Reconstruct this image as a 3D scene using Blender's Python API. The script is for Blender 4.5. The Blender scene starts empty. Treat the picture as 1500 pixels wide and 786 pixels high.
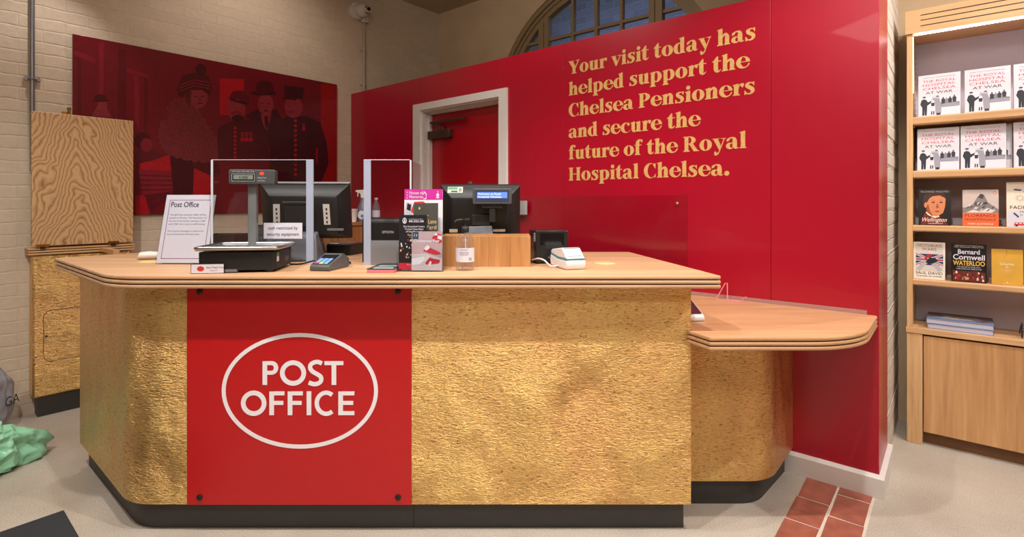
import bpy, bmesh, math, random
from mathutils import Vector, Matrix, noise
from mathutils.geometry import tessellate_polygon

random.seed(7)
SC = bpy.context.scene
COL = SC.collection
EYE, FOC, CX, HY = 1.30, 770.0, 750.0, 298.0     # eye height, focal length in pixels of a 1500 px wide frame, horizon row
TH = math.radians(-40.1)                         # the room is turned against the counter
CU, SU = math.cos(TH), math.sin(TH)

# ------------------------------------------------------------------ camera, world, lights, exposure
cd = bpy.data.cameras.new('camera'); cam = bpy.data.objects.new('camera', cd); COL.objects.link(cam)
cam.location = (0, 0, EYE); cam.rotation_euler = (math.pi / 2, 0, 0)
cd.sensor_fit = 'HORIZONTAL'; cd.sensor_width = 36.0; cd.lens = 36.0 * FOC / 1500.0
cd.shift_y = -(393.0 - HY) / 1500.0
cd.clip_start = 0.05
SC.camera = cam
SC.view_settings.view_transform = 'Standard'; SC.view_settings.look = 'None'
SC.view_settings.exposure = 0.0; SC.view_settings.gamma = 1.0; SC.view_settings.use_curve_mapping = False
W = bpy.data.worlds.new('world'); SC.world = W; W.use_nodes = True
W.node_tree.nodes['Background'].inputs[0].default_value = (1.0, 0.95, 0.90, 1)
W.node_tree.nodes['Background'].inputs[1].default_value = 0.5

def uv(u, v, z=0.0):
    return Vector((u * CU - v * SU, u * SU + v * CU, z))

def lamp(name, kind, loc, aim, power, col=(1, 0.945, 0.89), size=0.04, cone=75, blend=0.35):
    d = bpy.data.lights.new(name, kind); o = bpy.data.objects.new(name, d); COL.objects.link(o)
    d.energy = power; d.color = col; o.location = loc
    if kind == 'SPOT':
        d.shadow_soft_size = size; d.spot_size = math.radians(cone); d.spot_blend = blend
    else:
        d.shape = 'RECTANGLE'; d.size, d.size_y = size
    o.rotation_euler = (Vector(aim) - Vector(loc)).to_track_quat('-Z', 'Y').to_euler()
    return o

for x, p in ((-1.75, 158), (-0.45, 158), (0.85, 158)):
    lamp('ceiling_or_fill_spot', 'SPOT', (x, 1.15, 3.32), (x, 2.05, 0.6), p, cone=95, blend=0.5, size=0.03)
lamp('ceiling_or_fill_spot', 'SPOT', (2.1, 1.5, 3.32), (1.7, 2.3, 0.6), 90, cone=95, blend=0.5, size=0.03)
lamp('ceiling_or_fill_spot', 'SPOT', (-2.62, 3.1, 3.3), (-2.45, 2.7, 0.4), 50, cone=80, blend=0.4, size=0.03)
lamp('ceiling_or_fill_spot', 'SPOT', (-0.2, 2.9, 3.3), (0.2, 3.4, 1.3), 26, cone=100, blend=0.8, size=0.06)
lamp('ceiling_or_fill_spot', 'SPOT', uv(-3.5, 1.8, 3.3), uv(-4.37, 1.9, 2.2), 24, (1, .9, .8), cone=120, blend=0.9, size=0.06)
lamp('ceiling_or_fill_spot', 'SPOT', uv(-2.2, 1.4, 3.25), uv(-2.5, 3.9, 2.9), 42, (1, .9, .8), cone=110, blend=0.9, size=0.06)  # added fill, no known lamp: brightens back wall and window frame
lamp('fill_light', 'AREA', (0.2, -0.9, 3.35), (0.2, -0.3, 0.0), 78, size=(4.5, 0.6))  # unseen fill panel added behind the camera to lift the room
lamp('ceiling_or_fill_spot', 'SPOT', uv(1.7, 2.7, 3.2), uv(-0.26, 3.35, 1.0), 190, cone=90, blend=0.7, size=0.05)  # added from the right to brighten the brick pier
lamp('ceiling_or_fill_spot', 'SPOT', (-0.55, 0.25, 3.34), (-0.55, 0.25, 0), 150, cone=34, blend=0.6, size=0.03)  # added downlight: its floor pool mirrors as a bright patch in the gold
lamp('ceiling_or_fill_spot', 'SPOT', (0.95, 0.9, 3.34), (0.95, 0.9, 0), 90, cone=32, blend=0.6, size=0.03)  # second added downlight, again for a floor pool reflected in the gold
lamp('ceiling_or_fill_spot', 'SPOT', (-2.3, 0.9, 3.34), (-2.3, 0.9, 0), 110, cone=40, blend=0.6, size=0.03)  # added likewise, floor pool towards the left end of the gold
lamp('ceiling_or_fill_spot', 'SPOT', uv(0.5, 2.3, 3.25), uv(0.15, 3.93, 2.5), 26, cone=90, blend=0.9, size=0.05)  # added fill for the dim wall above the bookcase
lamp('dusk_light', 'AREA', uv(-2.41, 4.35, 3.3), uv(-2.41, 4.85, 2.6), 8, col=(0.72, 0.80, 1.0), size=(2.2, 0.3))

# ------------------------------------------------------------------ pixel -> point on a real plane
def on_z(px, py, z):
    y = (EYE - z) * FOC / (py - HY); return Vector(((px - CX) / FOC * y, y, z))

def on_v(px, py, v):                    # plane parallel to the red wall -> (u, z)
    k = (px - CX) / FOC; y = v / (-SU * k + CU); x = k * y
    return x * CU + y * SU, EYE + (HY - py) * y / FOC

def on_u(px, py, u):                    # plane parallel to the left wall -> (v, z)
    k = (px - CX) / FOC; y = u / (CU * k + SU); x = k * y
    return -x * SU + y * CU, EYE + (HY - py) * y / FOC

# ------------------------------------------------------------------ materials
def lin(c):
    return tuple((x / 255 / 12.92 if x / 255 <= 0.04045 else ((x / 255 + 0.055) / 1.055) ** 2.4) for x in c) + (1.0,)

def nodes(name):
    m = bpy.data.materials.new(name); m.use_nodes = True
    nt = m.node_tree; return m, nt, nt.nodes['Principled BSDF']

def N(nt, kind, **kw):
    n = nt.nodes.new(kind)
    for k, v in kw.items():
        if k in n.inputs: n.inputs[k].default_value = v
        else: setattr(n, k, v)
    return n

def ramp(nt, src, stops):
    r = nt.nodes.new('ShaderNodeValToRGB'); nt.links.new(src, r.inputs[0])
    e = r.color_ramp.elements
    while len(e) < len(stops): e.new(0.5)
    for i, (p, c) in enumerate(stops): e[i].position = p; e[i].color = c
    return r.outputs[0]

def coords(nt, scale=(1, 1, 1), rot=(0, 0, 0)):
    t = nt.nodes.new('ShaderNodeTexCoord'); m = nt.nodes.new('ShaderNodeMapping')
    m.inputs['Scale'].default_value = scale; m.inputs['Rotation'].default_value = rot
    nt.links.new(t.outputs['Object'], m.inputs[0]); return m.outputs[0]

def bump(nt, b, src, strength, dist=0.01, prev=None):
    n = N(nt, 'ShaderNodeBump', Strength=strength, Distance=dist); nt.links.new(src, n.inputs['Height'])
    if prev: nt.links.new(prev, n.inputs['Normal'])
    nt.links.new(n.outputs[0], b.inputs['Normal']); return n.outputs[0]

CACHE = {}
def mat(name, col, rough=0.5, metal=0.0, var=0.05, scale=18, bmp=0.0, bscale=120, coat=0.0, emit=0.0):
    if name in CACHE: return CACHE[name]
    m, nt, b = nodes(name); c = lin(col)
    co = coords(nt); n = N(nt, 'ShaderNodeTexNoise', Scale=scale, Detail=3.0); nt.links.new(co, n.inputs['Vector'])
    lo = tuple(x * (1 - var) for x in c[:3]) + (1,); hi = tuple(min(1, x * (1 + var)) for x in c[:3]) + (1,)
    out = ramp(nt, n.outputs['Fac'], ((0.3, lo), (0.7, hi)))
    nt.links.new(out, b.inputs['Base Color'])
    b.inputs['Roughness'].default_value = rough; b.inputs['Metallic'].default_value = metal
    b.inputs['Coat Weight'].default_value = coat
    if emit:
        nt.links.new(out, b.inputs['Emission Color']); b.inputs['Emission Strength'].default_value = emit
    if bmp:
        n2 = N(nt, 'ShaderNodeTexNoise', Scale=bscale, Detail=4.0); nt.links.new(co, n2.inputs['Vector'])
        bump(nt, b, n2.outputs['Fac'], bmp, 0.004)
    CACHE[name] = m; return m

def wood(name, dark, light, along='x', s=1.0, rough=0.42, fine=0.5):
    m, nt, b = nodes(name)
    sc = {'x': (1.1, 22, 22), 'y': (22, 1.1, 22), 'z': (22, 22, 1.1)}[along]; sc = tuple(q * s for q in sc)
    co = coords(nt, sc)
    n = N(nt, 'ShaderNodeTexNoise', Scale=1.0, Detail=6.0, Roughness=0.62, Distortion=0.6); nt.links.new(co, n.inputs['Vector'])
    co2 = coords(nt, tuple(q * 5 for q in sc))
    n2 = N(nt, 'ShaderNodeTexNoise', Scale=1.0, Detail=3.0); nt.links.new(co2, n2.inputs['Vector'])
    mx = N(nt, 'ShaderNodeMath', operation='MULTIPLY_ADD'); nt.links.new(n2.outputs['Fac'], mx.inputs[0]); mx.inputs[1].default_value = fine
    sub = N(nt, 'ShaderNodeMath', operation='SUBTRACT'); nt.links.new(n.outputs['Fac'], sub.inputs[0]); sub.inputs[1].default_value = fine / 2
    nt.links.new(sub.outputs[0], mx.inputs[2])
    nt.links.new(ramp(nt, mx.outputs[0], ((0.25, lin(dark)), (0.75, lin(light)))), b.inputs['Base Color'])
    b.inputs['Roughness'].default_value = rough
    bump(nt, b, n2.outputs['Fac'], 0.08, 0.002)
    return m

def cathedral(name):
    """flat-sawn oak: nested arches of dark grain, seen on the raised flap"""
    m, nt, b = nodes(name)
    t = nt.nodes.new('ShaderNodeTexCoord')
    nz = N(nt, 'ShaderNodeTexNoise', Scale=2.6, Detail=2.0); mp = N(nt, 'ShaderNodeMapping'); mp.inputs['Scale'].default_value = (3.0, 1, 0.9)
    nt.links.new(t.outputs['Object'], mp.inputs[0]); nt.links.new(mp.outputs[0], nz.inputs['Vector'])
    s = nt.nodes.new('ShaderNodeSeparateXYZ'); nt.links.new(t.outputs['Object'], s.inputs[0])
    def M(op, a, b_=None, c_=None):
        n = nt.nodes.new('ShaderNodeMath'); n.operation = op
        for i, q in enumerate((a, b_, c_)):
            if q is None: continue
            if isinstance(q, (int, float)): n.inputs[i].default_value = q
            else: nt.links.new(q, n.inputs[i])
        return n.outputs[0]
    x = M('SUBTRACT', s.outputs[0], 0.215)
    ax = M('SQRT', M('MULTIPLY_ADD', x, x, 0.0003))
    f = M('MULTIPLY_ADD', ax, 44.0, M('MULTIPLY', s.outputs[2], 15.0))
    f = M('MULTIPLY_ADD', nz.outputs['Fac'], 5.0, f)
    nb = N(nt, 'ShaderNodeTexNoise', Scale=3.0, Detail=3.0); nt.links.new(t.outputs['Object'], nb.inputs['Vector'])
    f = M('ADD', f, M('SINE', M('MULTIPLY', nb.outputs['Fac'], 17.0)))
    fr = M('FRACT', f)
    n2 = N(nt, 'ShaderNodeTexNoise', Scale=1.0, Detail=3.0); mp2 = N(nt, 'ShaderNodeMapping'); mp2.inputs['Scale'].default_value = (260, 100, 12)
    nt.links.new(t.outputs['Object'], mp2.inputs[0]); nt.links.new(mp2.outputs[0], n2.inputs['Vector'])
    v = M('MULTIPLY_ADD', n2.outputs['Fac'], 0.5, M('SUBTRACT', fr, 0.25))
    out = ramp(nt, v, ((0.0, lin((140, 98, 60))), (0.14, lin((186, 142, 96))), (0.55, lin((210, 170, 122))), (0.85, lin((202, 160, 112))), (1.0, lin((168, 124, 80)))))
    nt.links.new(out, b.inputs['Base Color']); b.inputs['Roughness'].default_value = 0.5
    return m

def gold(name):
    m, nt, b = nodes(name)
    co = coords(nt, (58, 58, 190))
    n = N(nt, 'ShaderNodeTexNoise', Scale=1.0, Detail=4.0, Roughness=0.6, Distortion=0.9); nt.links.new(co, n.inputs['Vector'])
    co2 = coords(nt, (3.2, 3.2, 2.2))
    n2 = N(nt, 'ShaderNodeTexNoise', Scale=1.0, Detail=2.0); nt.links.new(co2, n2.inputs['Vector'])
    co3 = coords(nt, (14, 14, 24))
    n3 = N(nt, 'ShaderNodeTexNoise', Scale=1.0, Detail=2.0, Distortion=1.0); nt.links.new(co3, n3.inputs['Vector'])
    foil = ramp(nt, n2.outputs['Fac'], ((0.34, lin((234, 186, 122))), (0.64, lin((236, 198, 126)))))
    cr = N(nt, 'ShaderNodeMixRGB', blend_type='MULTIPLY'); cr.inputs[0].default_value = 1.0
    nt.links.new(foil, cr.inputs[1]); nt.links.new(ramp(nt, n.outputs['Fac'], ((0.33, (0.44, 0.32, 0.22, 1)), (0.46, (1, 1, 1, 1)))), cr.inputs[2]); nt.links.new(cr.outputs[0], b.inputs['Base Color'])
    b.inputs['Metallic'].default_value = 0.95; b.inputs['Roughness'].default_value = 0.30
    p = bump(nt, b, n.outputs['Fac'], 1.0, 0.006)
    p = bump(nt, b, n3.outputs['Fac'], 0.35, 0.012, p)
    p = bump(nt, b, n2.outputs['Fac'], 1.0, 0.09, p)
    return m

def brick(name, face, mortar, w=0.225, h=0.075, rough=0.75, depth=0.5, swap=True, var=0.12):
    m, nt, b = nodes(name)
    t = nt.nodes.new('ShaderNodeTexCoord'); s = nt.nodes.new('ShaderNodeSeparateXYZ'); c = nt.nodes.new('ShaderNodeCombineXYZ')
    nt.links.new(t.outputs['Object'], s.inputs[0])
    wob = N(nt, 'ShaderNodeTexNoise', Scale=9.0, Detail=3.0); nt.links.new(t.outputs['Object'], wob.inputs['Vector'])
    ad = N(nt, 'ShaderNodeMath', operation='MULTIPLY_ADD'); nt.links.new(wob.outputs['Fac'], ad.inputs[0]); ad.inputs[1].default_value = 0.03
    nt.links.new(s.outputs[2], ad.inputs[2])
    sx = N(nt, 'ShaderNodeMath', operation='ADD'); nt.links.new(s.outputs[0], sx.inputs[0])
    if swap is None: nt.links.new(s.outputs[1], sx.inputs[1])
    nt.links.new(sx.outputs[0], c.inputs[0]); nt.links.new(ad.outputs[0], c.inputs[1])
    bk = N(nt, 'ShaderNodeTexBrick', Scale=1.0); bk.inputs['Brick Width'].default_value = w; bk.inputs['Row Height'].default_value = h
    bk.inputs['Mortar Size'].default_value = 0.007; bk.inputs['Mortar Smooth'].default_value = 0.9
    bk.inputs['Color1'].default_value = lin(face); bk.inputs['Color2'].default_value = lin(tuple(x * (1 - var) for x in face)); bk.inputs['Mortar'].default_value = lin(mortar)
    nt.links.new(c.outputs[0], bk.inputs['Vector'])
    n = N(nt, 'ShaderNodeTexNoise', Scale=26.0, Detail=6.0, Roughness=0.6); nt.links.new(t.outputs['Object'], n.inputs['Vector'])
    mix = N(nt, 'ShaderNodeMixRGB', blend_type='MULTIPLY'); mix.inputs[0].default_value = 0.22
    nt.links.new(bk.outputs['Color'], mix.inputs[1]); nt.links.new(ramp(nt, n.outputs['Fac'], ((0.3, (0.6, 0.57, 0.52, 1)), (0.65, (1, 1, 1, 1)))), mix.inputs[2])
    nt.links.new(mix.outputs[0], b.inputs['Base Color']); b.inputs['Roughness'].default_value = rough
    inv = N(nt, 'ShaderNodeMath', operation='SUBTRACT'); inv.inputs[0].default_value = 1.0; nt.links.new(bk.outputs['Fac'], inv.inputs[1])
    p = bump(nt, b, inv.outputs[0], depth, 0.012)
    bump(nt, b, n.outputs['Fac'], depth, 0.010, p)
    return m

def acrylic(name, tint=(1, 1, 1), ior=1.45, rough=0.01, frost=0.0, frostcol=(200, 205, 215)):
    m = bpy.data.materials.new(name); m.use_nodes = True; nt = m.node_tree; nt.nodes.clear()
    o = nt.nodes.new('ShaderNodeOutputMaterial'); tr = nt.nodes.new('ShaderNodeBsdfTransparent'); gl = nt.nodes.new('ShaderNodeBsdfGlossy')
    nz = N(nt, 'ShaderNodeTexNoise', Scale=3.0); nt.links.new(coords(nt), nz.inputs['Vector'])
    nt.links.new(ramp(nt, nz.outputs['Fac'], ((0.2, tuple(q * 0.985 for q in tint) + (1,)), (0.8, tuple(tint) + (1,)))), tr.inputs[0])
    gl.inputs['Roughness'].default_value = rough
    fr = N(nt, 'ShaderNodeFresnel', IOR=ior); mx = nt.nodes.new('ShaderNodeMixShader')
    ge = nt.nodes.new('ShaderNodeNewGeometry'); iv = N(nt, 'ShaderNodeMath', operation='SUBTRACT'); iv.inputs[0].default_value = 1.0; nt.links.new(ge.outputs['Backfacing'], iv.inputs[1])
    fm_ = N(nt, 'ShaderNodeMath', operation='MULTIPLY'); nt.links.new(fr.outputs[0], fm_.inputs[0]); nt.links.new(iv.outputs[0], fm_.inputs[1])
    nt.links.new(fm_.outputs[0], mx.inputs[0]); nt.links.new(tr.outputs[0], mx.inputs[1]); nt.links.new(gl.outputs[0], mx.inputs[2])
    out = mx.outputs[0]
    if frost:
        df = nt.nodes.new('ShaderNodeBsdfDiffuse'); df.inputs[0].default_value = lin(frostcol)
        m2 = nt.nodes.new('ShaderNodeMixShader'); m2.inputs[0].default_value = frost
        nt.links.new(out, m2.inputs[1]); nt.links.new(df.outputs[0], m2.inputs[2]); out = m2.outputs[0]
    nt.links.new(out, o.inputs[0]); return m

# ------------------------------------------------------------------ mesh builder
def arc_pts(cx, cy, rx, ry, a0, a1, n):
    return [(cx + rx * math.cos(math.radians(a0 + (a1 - a0) * i / n)), cy + ry * math.sin(math.radians(a0 + (a1 - a0) * i / n))) for i in range(n + 1)]

def ell(cx, cy, rx, ry, n=28):
    return arc_pts(cx, cy, rx, ry, 0, 360, n)[:-1]

def rrect(x0, x1, y0, y1, r, n=5):
    return (arc_pts(x1 - r, y1 - r, r, r, 0, 90, n) + arc_pts(x0 + r, y1 - r, r, r, 90, 180, n)
            + arc_pts(x0 + r, y0 + r, r, r, 180, 270, n) + arc_pts(x1 - r, y0 + r, r, r, 270, 360, n))

def fillet(pts, radii, n=10):
    out = []
    k = len(pts)
    for i in range(k):
        p = Vector(pts[i]); r = radii[i]
        if r <= 0: out.append(tuple(p)); continue
        a = (Vector(pts[i - 1]) - p).normalized(); c = (Vector(pts[(i + 1) % k]) - p).normalized()
        ang = math.acos(max(-1, min(1, a.dot(c)))); t = r / math.tan(ang / 2)
        bis = (a + c).normalized(); ctr = p + bis * (r / math.sin(ang / 2))
        s, e = p + a * t - ctr, p + c * t - ctr
        a0 = math.atan2(s.y, s.x); a1 = math.atan2(e.y, e.x); d = (a1 - a0 + math.pi) % (2 * math.pi) - math.pi
        out += [(ctr.x + r * math.cos(a0 + d * j / n), ctr.y + r * math.sin(a0 + d * j / n)) for j in range(n + 1)]
    return out

def inset(pts, d):
    """moves a counter-clockwise outline inwards by d"""
    out = []; k = len(pts)
    for i in range(k):
        a, p, c = Vector(pts[i - 1]), Vector(pts[i]), Vector(pts[(i + 1) % k])
        e1 = (p - a).normalized(); e2 = (c - p).normalized()
        n1 = Vector((-e1.y, e1.x)); n2 = Vector((-e2.y, e2.x)); b = n1 + n2
        q = b / max(0.3, b.dot(b) / 2) if b.length > 1e-6 else n1
        out.append((p.x + q.x * d, p.y + q.y * d))
    return out

def catmull(pts, n=8):
    P = [tuple(p) for p in pts]; P = [P[0]] + P + [P[-1]]; out = []
    for i in range(1, len(P) - 2):
        for j in range(n):
            t = j / n
            out.append(tuple(0.5 * (2 * b + (c - a) * t + (2 * a - 5 * b + 4 * c - d) * t * t + (-a + 3 * b - 3 * c + d) * t ** 3)
                             for a, b, c, d in zip(P[i - 1], P[i], P[i + 1], P[i + 2])))
    out.append(P[-2]); return out

class M:
    def __init__(s): s.b = bmesh.new(); s.mx = Matrix.Identity(4)
    def at(s, loc=(0, 0, 0), rz=0.0, rx=0.0): s.mx = Matrix.Translation(loc) @ Matrix.Rotation(rz, 4, 'Z') @ Matrix.Rotation(rx, 4, 'X'); return s
    def v(s, p): return s.b.verts.new(s.mx @ Vector(p))
    def f(s, vs, mi=0):
        try: q = s.b.faces.new(vs); q.material_index = mi; return q
        except ValueError: return None
    def bx(s, x0, x1, y0, y1, z0, z1, mi=0):
        p = [s.v((x, y, z)) for z in (z0, z1) for y in (y0, y1) for x in (x0, x1)]
        for q in ((0, 2, 3, 1), (4, 5, 7, 6), (0, 1, 5, 4), (2, 6, 7, 3), (0, 4, 6, 2), (1, 3, 7, 5)): s.f([p[i] for i in q], mi)
        return s
    def loft(s, rings, mi=0, cap=True, closed=True):
        R = [[s.v(p) for p in r] for r in rings]
        for a, c in zip(R, R[1:]):
            k = len(a)
            for i in range(k if closed else k - 1): s.f([a[i], a[(i + 1) % k], c[(i + 1) % k], c[i]], mi)
        if cap: s.f(R[0][::-1], mi); s.f(R[-1], mi)
        return s
    def prism(s, pts, z0, z1, mi=0): return s.loft([[(x, y, z0) for x, y in pts], [(x, y, z1) for x, y in pts]], mi)
    def prismy(s, pts, y0, y1, mi=0): return s.loft([[(x, y1, z) for x, z in pts], [(x, y0, z) for x, z in pts]], mi)
    def prismx(s, pts, x0, x1, mi=0): return s.loft([[(x0, y, z) for y, z in pts], [(x1, y, z) for y, z in pts]], mi)
    def holed(s, loops, y0, y1, mi=0):
        """outline (x, z) with holes, extruded along y"""
        flat = [p for l in loops for p in l]
        tri = tessellate_polygon([[Vector((x, z, 0)) for x, z in l] for l in loops])
        A = [s.v((x, y0, z)) for x, z in flat]; B = [s.v((x, y1, z)) for x, z in flat]
        for t in tri: s.f([A[i] for i in t], mi); s.f([B[i] for i in t][::-1], mi)
        o = 0
        for l in loops:
            k = len(l)
            for i in range(k): j = (i + 1) % k; s.f([A[o + i], A[o + j], B[o + j], B[o + i]], mi)
            o += k
        return s
    def flat(s, pts, y, mi=0):
        """printed patch facing -y"""
        tri = tessellate_polygon([[Vector((x, z, 0)) for x, z in pts]]); V = [s.v((x, y, z)) for x, z in pts]
        for t in tri: s.f([V[i] for i in t], mi)
        return s
    def band(s, outer, inner, y, mi=0):
        A = [s.v((x, y, z)) for x, z in outer]; B = [s.v((x, y, z)) for x, z in inner]; k = len(A)
        for i in range(k): j = (i + 1) % k; s.f([A[i], A[j], B[j], B[i]], mi)
        return s
    def tube(s, pts, r, n=8, mi=0, cap=True):
        P = [Vector(p) for p in pts]; rings = []
        rr = r if isinstance(r, (list, tuple)) else [r] * len(P)
        up = None
        for i, p in enumerate(P):
            d = (P[min(i + 1, len(P) - 1)] - P[max(i - 1, 0)]).normalized()
            if up is None: up = Vector((0, 0, 1)) if abs(d.z) < 0.9 else Vector((1, 0, 0))
            a = d.cross(up).normalized(); up = a.cross(d).normalized()
            rings.append([p + (a * math.cos(2 * math.pi * j / n) + up * math.sin(2 * math.pi * j / n)) * rr[i] for j in range(n)])
        return s.loft(rings, mi, cap)
    def lathe(s, prof, c=(0, 0, 0), n=24, mi=0, axis='z', cap=True):
        rings = []
        for r, h in prof:
            ring = []
            for j in range(n):
                a = 2 * math.pi * j / n; x, y = r * math.cos(a), r * math.sin(a)
                ring.append((c[0] + x, c[1] + y, c[2] + h) if axis == 'z' else ((c[0] + x, c[1] - h, c[2] + y) if axis == 'y' else (c[0] + h, c[1] + x, c[2] + y)))
            rings.append(ring)
        return s.loft(rings, mi, cap)
    def text(s, body, x, z, w=None, h=None, y=0.0, mi=0, shear=0.0, bold=0.0, align='l', bottom=True):
        cu = bpy.data.curves.new('t', 'FONT'); cu.body = body; cu.shear = shear; cu.offset = bold; cu.resolution_u = 3
        o = bpy.data.objects.new('t', cu); COL.objects.link(o); dg = bpy.context.evaluated_depsgraph_get()
        dg.update(); me = o.evaluated_get(dg).to_mesh()
        vs = [p.co.copy() for p in me.vertices]; fs = [tuple(p.vertices) for p in me.polygons]
        bpy.data.objects.remove(o); bpy.data.curves.remove(cu)
        x0 = min(p.x for p in vs); x1 = max(p.x for p in vs); cap = 0.729
        sz = (h / cap) if h else w / (x1 - x0); sx = w / (x1 - x0) if w else sz
        ww = (x1 - x0) * sx; ox = x - (ww / 2 if align == 'c' else (ww if align == 'r' else 0))
        V = [s.v((ox + (p.x - x0) * sx, y, z + p.y * sz)) for p in vs]
        for f in fs: s.f([V[i] for i in f], mi)
        return s
    def ico(s, c, r, sub=2, mi=0, fn=None):
        q = bmesh.ops.create_icosphere(s.b, subdivisions=sub, radius=1.0)
        for w in q['verts']:
            p = w.co.copy(); p = fn(p) if fn else p
            w.co = s.mx @ (Vector(c) + Vector((p.x * r[0], p.y * r[1], p.z * r[2])))
            for f in w.link_faces: f.material_index = mi
        return s
    def obj(s, name, mats, parent=None, loc=(0, 0, 0), rz=0.0, rx=0.0, bevel=0.0, seg=2, smooth=35, fix=True):
        if fix: bmesh.ops.recalc_face_normals(s.b, faces=s.b.faces)
        me = bpy.data.meshes.new(name); s.b.to_mesh(me); s.b.free()
        for m in (mats if isinstance(mats, (list, tuple)) else [mats]): me.materials.append(m)
        if smooth:
            me.polygons.foreach_set('use_smooth', [True] * len(me.polygons)); me.set_sharp_from_angle(angle=math.radians(smooth))
        o = bpy.data.objects.new(name, me); COL.objects.link(o); o.parent = parent
        o.location = loc; o.rotation_euler = (rx, 0, rz)
        if bevel:
            bv = o.modifiers.new('edge', 'BEVEL'); bv.width = bevel; bv.segments = seg; bv.limit_method = 'ANGLE'; bv.angle_limit = math.radians(40); bv.harden_normals = False
        return o

def tag(o, label, cat, group=None, kind=None):
    o['label'] = label; o['category'] = cat
    if group: o['group'] = group
    if kind: o['kind'] = kind
    return o

def thing(name, label, cat, loc=(0, 0, 0), rz=0.0, group=None, rx=0.0):
    o = bpy.data.objects.new(name, None); COL.objects.link(o); o.empty_display_size = 0.05
    o.location = loc; o.rotation_euler = (rx, 0, rz); return tag(o, label, cat, group)

def struct(o): o['kind'] = 'structure'; return o

def copy_thing(o, loc, rz=None, label=None):
    def cp(x, par):
        c = x.copy(); COL.objects.link(c); c.parent = par
        for ch in [k for k in bpy.data.objects if k.parent == x]: cp(ch, c)
        return c
    r = cp(o, None); r.location = loc
    if rz is not None: r.rotation_euler.z = rz
    if label: r['label'] = label
    return r

# ------------------------------------------------------------------ a bold high-contrast serif alphabet (units of the cap height)
S = 0.262
def st(x, y0, y1, bl=0.09, br=0.09, tl=0.0, tr=0.0, flag=False):
    p = [(x - bl, y0), (x + S + br, y0), (x + S + br, y0 + 0.035), (x + S, y0 + 0.10)] if br or bl else [(x, y0), (x + S, y0)]
    if tr: p += [(x + S, y1 - 0.10), (x + S + tr, y1 - 0.035), (x + S + tr, y1)]
    else: p += [(x + S, y1)]
    if flag: p += [(x + S - 0.03, y1 + 0.015), (x - tl, y1 - 0.055), (x - tl, y1 - 0.085), (x, y1 - 0.12)]
    elif tl: p += [(x - tl, y1), (x - tl, y1 - 0.035), (x, y1 - 0.10)]
    else: p += [(x, y1)]
    if bl: p += [(x, y0 + 0.10), (x - bl, y0 + 0.035)]
    return [p]
def ring(cx, cy, rx, ry, ix, iy, ox=0.0): return [ell(cx, cy, rx, ry), ell(cx + ox, cy, ix, iy)]
def arcband(cx, cy, rx, ry, jx, jy, ix, iy, a0, a1, n=26):
    return [arc_pts(cx, cy, rx, ry, a0, a1, n) + arc_pts(jx, jy, ix, iy, a1, a0, n)]
def vs(pts, ws, n=6):
    c = catmull([p + (w,) for p, w in zip(pts, ws)], n); L, R = [], []
    for i, (x, y, w) in enumerate(c):
        a, b = c[max(0, i - 1)], c[min(len(c) - 1, i + 1)]; dx, dy = b[0] - a[0], b[1] - a[1]; l = math.hypot(dx, dy) or 1
        L.append((x - dy / l * w / 2, y + dx / l * w / 2)); R.append((x + dy / l * w / 2, y - dx / l * w / 2))
    return [L + R[::-1]]
def pg(*p): return [list(p)]
XH = 0.72
def shoulder(x): return [vs([(x + .22, .44), (x + .36, .63), (x + .50, .665), (x + .575, .52), (x + .577, .35)], [.05, .12, .17, .25, S])] + [st(x + .44, 0, .40, .05, .07)]
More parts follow.
